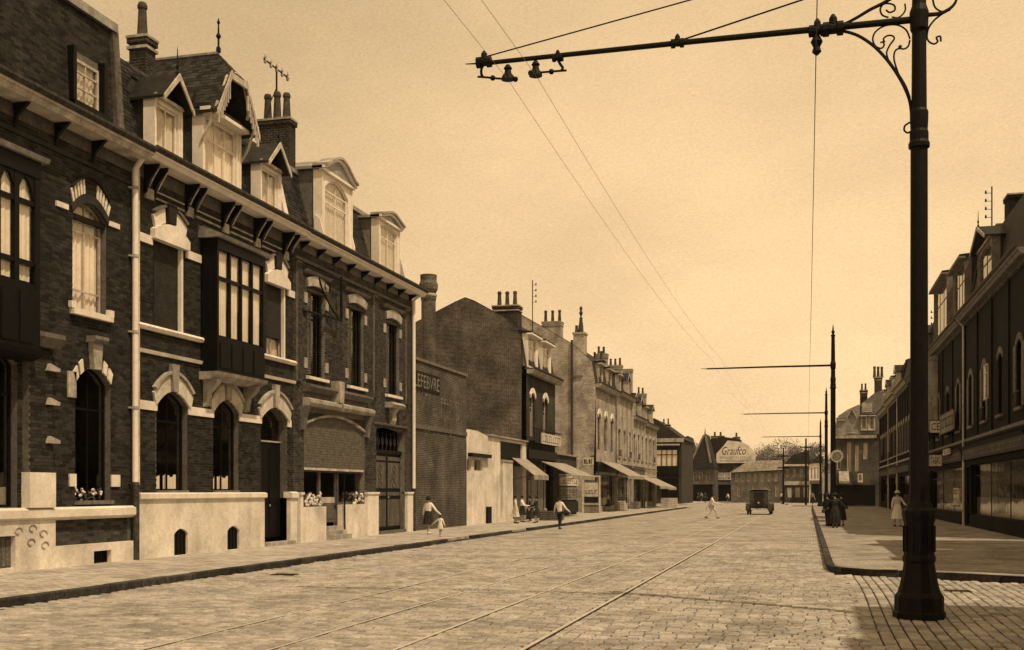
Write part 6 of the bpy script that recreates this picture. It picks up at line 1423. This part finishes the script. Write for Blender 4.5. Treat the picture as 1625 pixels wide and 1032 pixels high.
    g = lambda n, f: (J[n][0], tuple(x*f for x in J[n][1]) if isinstance(J[n][1], tuple) else J[n][1]*f)
    ns = ['wai', 'pel', 'che', 'nb', 'sh0', 'sh1', 'el0', 'el1']+(['wr0', 'wr1'] if sleeves else []); EE = [(a, b_) for a, b_ in E if a in ns and b_ in ns]
    skinned([g(n, 1.22) for n in ns], [(ns.index(a), ns.index(b_)) for a, b_ in EE], top, t, 'blouse' if skirt else 'shirt')
    if skirt:
        N = 22; pr_ = []
        for zz, rx, ry in ((.62, .080, .062), (.57, .104, .080), (.51, .120, .095), (.43, .132, .110), (.34, .146, .126), (hem, .160, .142)):
            pr_.append([(rx*k*cos(2*pi*a/N)*(1+.05*sin(a*2.9)*(.6-zz)*4), (ry*k*sin(2*pi*a/N))*(1+.07*sin(a*2.9)*(.6-zz)*4)+0, zz*k) for a in range(N)])
        mb = MB()
        for a in range(len(pr_)-1):
            for b_ in range(N): mb.quad(pr_[a][b_], pr_[a][(b_+1) % N], pr_[a+1][(b_+1) % N], pr_[a+1][b_])
        mb.build('skirt', low, t, smooth=True)
    else:
        ns = ['pel', 'hi0', 'hi1', 'kn0', 'kn1', 'an0', 'an1']; EE = [(a, b_) for a, b_ in E if a in ns and b_ in ns]
        skinned([g(n, 1.25) for n in ns], [(ns.index(a), ns.index(b_)) for a, b_ in EE], low, t, 'trousers')
    if apron:
        mb = MB(); N = 10
        for a in range(N):
            x, y = [(-.10+.20*q_/N) for q_ in (a, a+1)]; f_ = lambda u: -sqrt(max(.0001, .095**2-u*u*.5))-.012
            mb.quad((x*k, f_(x)*k, .66*k), (y*k, f_(y)*k, .66*k), (y*1.15*k, (f_(y)-.02)*k, .30*k), (x*1.15*k, (f_(x)-.02)*k, .30*k))
        mb.build('apron', 'cloth_white', t)
    for i in '01':
        a, b_ = Vector(J['an'+i][0]), Vector(J['to'+i][0]); mb = MB(); mb.tube([a+Vector((0, .025*k, -.028*k)), a+Vector((0, -.01*k, -.018*k)), b_+Vector((0, -.015*k, 0))], [.024*k, .026*k, .019*k], 8); mb.build('shoe', 'leather' if not socks else socks, t, smooth=True)
    tp = Vector(J['ht'][0]); mb = MB(); mb.lathe((tp.x, tp.y+.010*k, tp.z-.03*k), [(.050*k, -.02*k), (.056*k, .0), (.056*k, .03*k), (.046*k, .055*k), (.02*k, .068*k)], 12, sy=1.05); mb.build('hair', 'hair', t, smooth=True)
    if hat:
        mb = MB(); mb.lathe((tp.x, tp.y+.004*k, tp.z+.008*k), [(.062*k, .0), (.085*k, -.012*k), (.086*k, -.006*k), (.060*k, .010*k), (.058*k, .04*k), (.04*k, .058*k), (.01*k, .062*k)], 14); mb.build('hat', hat, t)
    return t
person(680, 848, 60, PV, pi-.25, 'woman in white blouse, dark skirt and dark hat leading a child by the hand', top='cloth_white', low='cloth_dark', hat='cloth_dark', arms=((.30, .2), (.12, .0)), stride=.07, hem=.26, socks='cloth_white')
person(699, 852, 35, PV, pi-.1, 'small child in a pale dress walking hand in hand with the woman in white', top='cloth_white', low='cloth_cream', arms=((.15, 0), (.55, .4)), stride=.06, hem=.36, socks='cloth_white')
person(818, 831, 45, PV, pi*.62, 'woman in a long pale dress at the left of the group by the small awning', top='cloth_cream', low='cloth_cream', stride=.04, hem=.24)
person(829, 829, 43, PV, pi*.5, 'woman in light blouse and dark skirt chatting in the middle of the group', top='cloth_white', low='cloth_dark', stride=.03, arms=((.1, .9), (.1, .4)))
person(841, 828, 41, PV, -pi*.4, 'man in dark suit standing in the group by the small awning', top='cloth_dark', low='cloth_dark', skirt=False, stride=.03, hat='cloth_dark')
person(851, 830, 43, PV, -pi*.35, 'person in dark coat with pale collar at the right of the group', top='cloth_dark', low='cloth_dark', stride=.05, arms=((.1, .8), (.1, .2)))
person(888, 840, 52, 0.0, pi*.9, 'man in white jacket and apron stepping off the kerb', top='cloth_white', low='cloth_dark', skirt=False, stride=.09, apron=True, arms=((.25, .3), (.2, .2)))
person(1129, 823, 39, 0.0, pi*.55, 'pale clothed person striding across the middle of the road', top='cloth_white', low='cloth_cream', skirt=False, stride=.24, arms=((.2, .9), (.2, -.6)), lean=.1)
person(1424, 836, 57, PV, .3, 'woman in a light summer dress walking along the shaded right pavement', top='cloth_cream', low='cloth_white', stride=.07, hem=.22, hat='cloth_cream', arms=((.12, .2), (.2, .5)))
person(1313, 835, 52, PV, pi*.8, 'man in dark clothes and hat left of the second tram pole', top='cloth_dark', low='cloth_dark', skirt=False, stride=.04, hat='cloth_dark', arms=((.25, .2), (.2, .5)))
person(1335, 835, 52, PV, pi*1.1, 'woman in dark coat right of the second tram pole', top='cloth_dark', low='cloth_dark', stride=.03, hem=.18, hat='cloth_dark')
person(1325, 838, 56, PV, pi*.95, 'broad dark coated woman standing in front of the second tram pole', top='cloth_dark', low='cloth_dark', stride=.04, hem=.12, hat='cloth_dark', arms=((.3, .3), (.3, .3)))
person(965, 812, 34, PV, pi*.4, 'person in grey standing before the shops under the long awning', top='cloth_grey', low='cloth_dark', stride=.03, h=1.62)
person(1000, 807, 27, PV, -pi*.4, 'person in pale blouse beside the far shop windows on the left', top='cloth_white', low='cloth_dark', stride=.05, h=1.6)
for px, Y, top_, lab in ((1108, 172, 'cloth_dark', 'leftmost dark figure of the distant trio before the steep gabled house'), (1113, 174, 'cloth_grey', 'middle grey figure of the distant trio before the steep gabled house'), (1119, 171, 'cloth_dark', 'rightmost dark figure of the distant trio before the steep gabled house'), (1155, 170, 'cloth_white', 'tiny pale figure left of the hipped building corner'), (1240, 160, 'cloth_white', 'tiny pale figure near the slender pole, right of the motor car'), (1249, 150, 'cloth_dark', 'tiny dark figure between the slender poles'), (1289, 120, 'cloth_grey', 'distant grey figure on the right kerb by the tram poles')):
    x = onY(px, Y); zz = 0.0 if px < 1285 else PV; person(0, 0, 0, zz, random.random()*6, lab, top=top_, low='cloth_dark', skirt=random.random() < .5, h=random.uniform(1.6, 1.75), loc=Vector((x, Y, zz)), stride=.06)

# ------------------------------------------------------------------ motor car, seen from behind
cp = ground(1204, 817, 0.0); CR = thing('motor_car', (cp.x, cp.y, 0), 'boxy black motor car with pale roof edge driving away down the road', 'car', rz=-.02); ORG[CR.name] = Vector((0, 0, 0))
sd_ = lambda u, v, w: (w, u, v)       # side outline (y, z) carried across x
def cpart(name, outline, x0, x1, m, par=CR): mb = MB(); mb.prism(sd_, outline, x0, x1); return mb.build(name, m, par)
cpart('body', [(.05, .55), (.0, .75), (.0, 1.12), (.10, 1.80), (.30, 1.93), (2.1, 1.93), (2.25, 1.85), (2.35, 1.15), (3.6, 1.08), (3.75, .95), (3.75, .5), (3.4, .42), (.3, .42)], -.70, .70, 'car_paint')
mb = MB(); N = 8
for i in range(N):
    x0, x1 = -.78+1.56*i/N, -.78+1.56*(i+1)/N; zf = lambda x: 1.94+.055*(1-(x/.78)**2)
    mb.prism(lambda u, v, w: (u, w, v), [(x0, zf(x0)-.06), (x1, zf(x1)-.06), (x1, zf(x1)), (x0, zf(x0))], .02, 2.35)
rf = mb.build('roof', 'cloth_grey', CR)
mb = MB(); mb.cube(-.34, .34, -.005, .02, 1.30, 1.66); mb.v = [(x, y+.005+(z-1.12)*.147, z) for x, y, z in mb.v]; mb.build('rear_window', 'glass', CR)
mb = MB()
mb.prism(lambda u, v, w: (u, w, v), [(-.40, 1.24), (.40, 1.24), (.40, 1.72), (-.40, 1.72)], .0, .01); mb.v = [(x, y-.004+(z-1.12)*.147, z) for x, y, z in mb.v]; mb.build('window_surround', 'leather', CR)
for sg in (-1, 1):
    for a, b_ in ((.35, 1.15), (1.25, 2.1)): mb = MB(); mb.cube(sg*.705-.004, sg*.705+.004, a, b_, 1.22, 1.75); mb.build('side_window', 'glass', CR)
    mb = MB(); mb.cube(sg*.78-.13, sg*.78+.13, .9, 2.9, .36, .40); mb.build('running_board', 'car_paint', CR)
    for cy, nm_ in ((.45, 0), (3.15, 1)):
        mb = MB(); N = 10; pts = [(cy+.50*cos(pi*(1.05-1.15*i/N)), .40+.50*sin(pi*(1.05-1.15*i/N))) for i in range(N+1)]
        mb.prism(sd_, pts+[(cy+(q_[0]-cy)*.93, .40+(q_[1]-.40)*.93) for q_ in pts[::-1]], sg*.84-.15, sg*.84+.15); mb.build('mudguard', 'car_paint', CR)
        wm_ = MB(); rr = .40; prf = [(rr-.10, -.055), (rr-.02, -.065), (rr, -.03), (rr, .03), (rr-.02, .065), (rr-.10, .055)]
        for i in range(20):
            a0_, a1_ = 2*pi*i/20, 2*pi*(i+1)/20
            for (r0_, w0_), (r1_, w1_) in zip(prf, prf[1:]+prf[:1]): wm_.quad(*[(sg*.84+w_, cy+r_*cos(a_), .40+r_*sin(a_)) for r_, w_, a_ in ((r0_, w0_, a0_), (r1_, w1_, a0_), (r1_, w1_, a1_), (r0_, w0_, a1_))])
        wh = wm_.build('wheel', 'rubber', CR)
        mb = MB(); mb.prism(sd_, [(cy+.31*cos(i*pi/8), .40+.31*sin(i*pi/8)) for i in range(16)], sg*.84-.03, sg*.84+.03); mb.build('rim', 'stone_dirty', wh)
        mb = MB(); mb.prism(sd_, [(cy+.07*cos(i*pi/4), .40+.07*sin(i*pi/4)) for i in range(8)], sg*.84-.07, sg*.84+.07); mb.build('hub', 'chrome', wh)
    mb = MB(); mb.lathe((sg*.42, 3.85, .95), [(.13, -.0), (.13, .02)], 12); mb.v = [(x, 3.85+(z-.95)*4, .95+(y-3.85)) for x, y, z in mb.v]; mb.build('headlight', 'chrome', CR)
    mb = MB(); mb.cube(sg*.62-.05, sg*.62+.05, -.07, .0, .82, .92); mb.build('rear_lamp', 'clay', CR)
mb = MB(); mb.cube(-.58, .62, -.13, -.10, .36, .50); mb.build('bumper', 'board_light', CR)
mb = MB(); mb.cube(-.24, .24, -.09, -.07, .66, .78); npz = mb.build('number_plate', 'board_light', CR)
scribble(lambda u, v, w: (u, -w, v), -.2, .2, .68, .76, .092, 'ink', npz, n=6, t=.014)
mb = MB(); mb.lathe((0, 0, 0), [(.30, -.07), (.37, -.06), (.38, .0), (.37, .06), (.30, .07)], 18); mb.v = [(-.0+x, -.12+z, .93+y) for x, y, z in mb.v]; mb.build('spare_wheel', 'rubber', CR)
mb = MB(); mb.prism(lambda u, v, w: (u, -w, v), [(-.10, .98), (.10, .98), (0, .82)], .2, .21); mb.build('emblem', 'board_light', CR)
# gully covers, gratings and small marks in the paving
for i, (px, py, w_, l_, lab) in enumerate(((1520, 938, .45, .30, 'iron gully grating in the setts below the corner kerb'), (452, 912, .55, .30, 'iron gully grating in the gutter before the brick shop house'), (1490, 872, .8, .28, 'pale stone access slab set in the right pavement beside the big post'))):
    on = PV if i == 2 else 0.004; p = ground(px, py, on); t = thing('gully_grating' if i < 2 else 'access_slab', (p.x, p.y, on), lab, 'drain cover')
    mb = MB(); mb.cube(p.x-w_/2, p.x+w_/2, p.y-l_/2, p.y+l_/2, on-.03, on+.010); mb.build('frame', 'iron_worn' if i < 2 else 'stone', t)
    for k in range(7 if i < 2 else 0): mb = MB(); xx = p.x-w_/2+.05+k*(w_-.1)/6; mb.cube(xx-.012, xx+.012, p.y-l_/2+.03, p.y+l_/2-.03, on+.010, on+.018); mb.build('bar', 'iron', t)
# bollards and crates along the left shops
for px, py, lab in ((865, 824, 'short dark bollard with pale head between the group and the man in the apron'),):
    p = ground(px, py, PV); t = thing('bollard', (p.x, p.y, PV), lab, 'bollard'); mb = MB(); mb.lathe((p.x, p.y, PV), [(.14, -.02), (.12, .1), (.10, .5)], 10); mb.build('post', 'iron', t); mb = MB(); mb.lathe((p.x, p.y, PV+.5), [(.10, 0), (.13, .03), (.12, .12), (.03, .17)], 10); mb.build('head', 'stone_dirty', t)
for i, (px, py, w_, h_, m_, lab) in enumerate(((1008, 808, .9, .7, 'board_mid', 'wooden crate stacked outside the lower terraced houses'), (1062, 806, 1.6, 1.0, 'board_light', 'pale low stall counter beside the bright oriel corner house'), (875, 826, 1.3, .55, 'wood_mid', 'low dark display bench under the large awning'), (985, 809, .8, .8, 'board_light', 'pale goods box outside the third shop house'))):
    p = ground(px, py, PV); t = thing('crate' if i in (0, 3) else 'stall_counter', (p.x, p.y, PV), lab, 'crate' if i in (0, 3) else 'counter')
    for k in range(5): mb = MB(); zz = PV+.02+k*h_/5; mb.cube(p.x-w_/2, p.x+w_/2, p.y-.35, p.y+.35, zz, zz+h_/5-.025); mb.build('slat', m_, t)
    mb = MB(); mb.cube(p.x-w_/2+.02, p.x+w_/2-.02, p.y-.33, p.y+.33, PV, PV+h_-.03); mb.build('inner_box', 'wood_dark', t)

# ------------------------------------------------------------------ thin summer haze down the street
hm = bpy.data.materials.new('haze'); hm.use_nodes = True; t = hm.node_tree; t.nodes.clear()
out = nd(t, 'ShaderNodeOutputMaterial'); pv = nd(t, 'ShaderNodeVolumePrincipled'); pv.inputs['Color'].default_value = (.98, .95, .90, 1)
pv.inputs['Density'].default_value = .00008; t.links.new(pv.outputs[0], out.inputs['Volume']); MT['haze'] = hm
b = MB(); b.cube(-905, 905, -205, 1805, -1.06, 19.0); hz_ = b.build('haze', 'haze', kind='stuff')
bb = bmesh.new(); bb.from_mesh(hz_.data); bmesh.ops.recalc_face_normals(bb, faces=bb.faces); bb.to_mesh(hz_.data); bb.free()
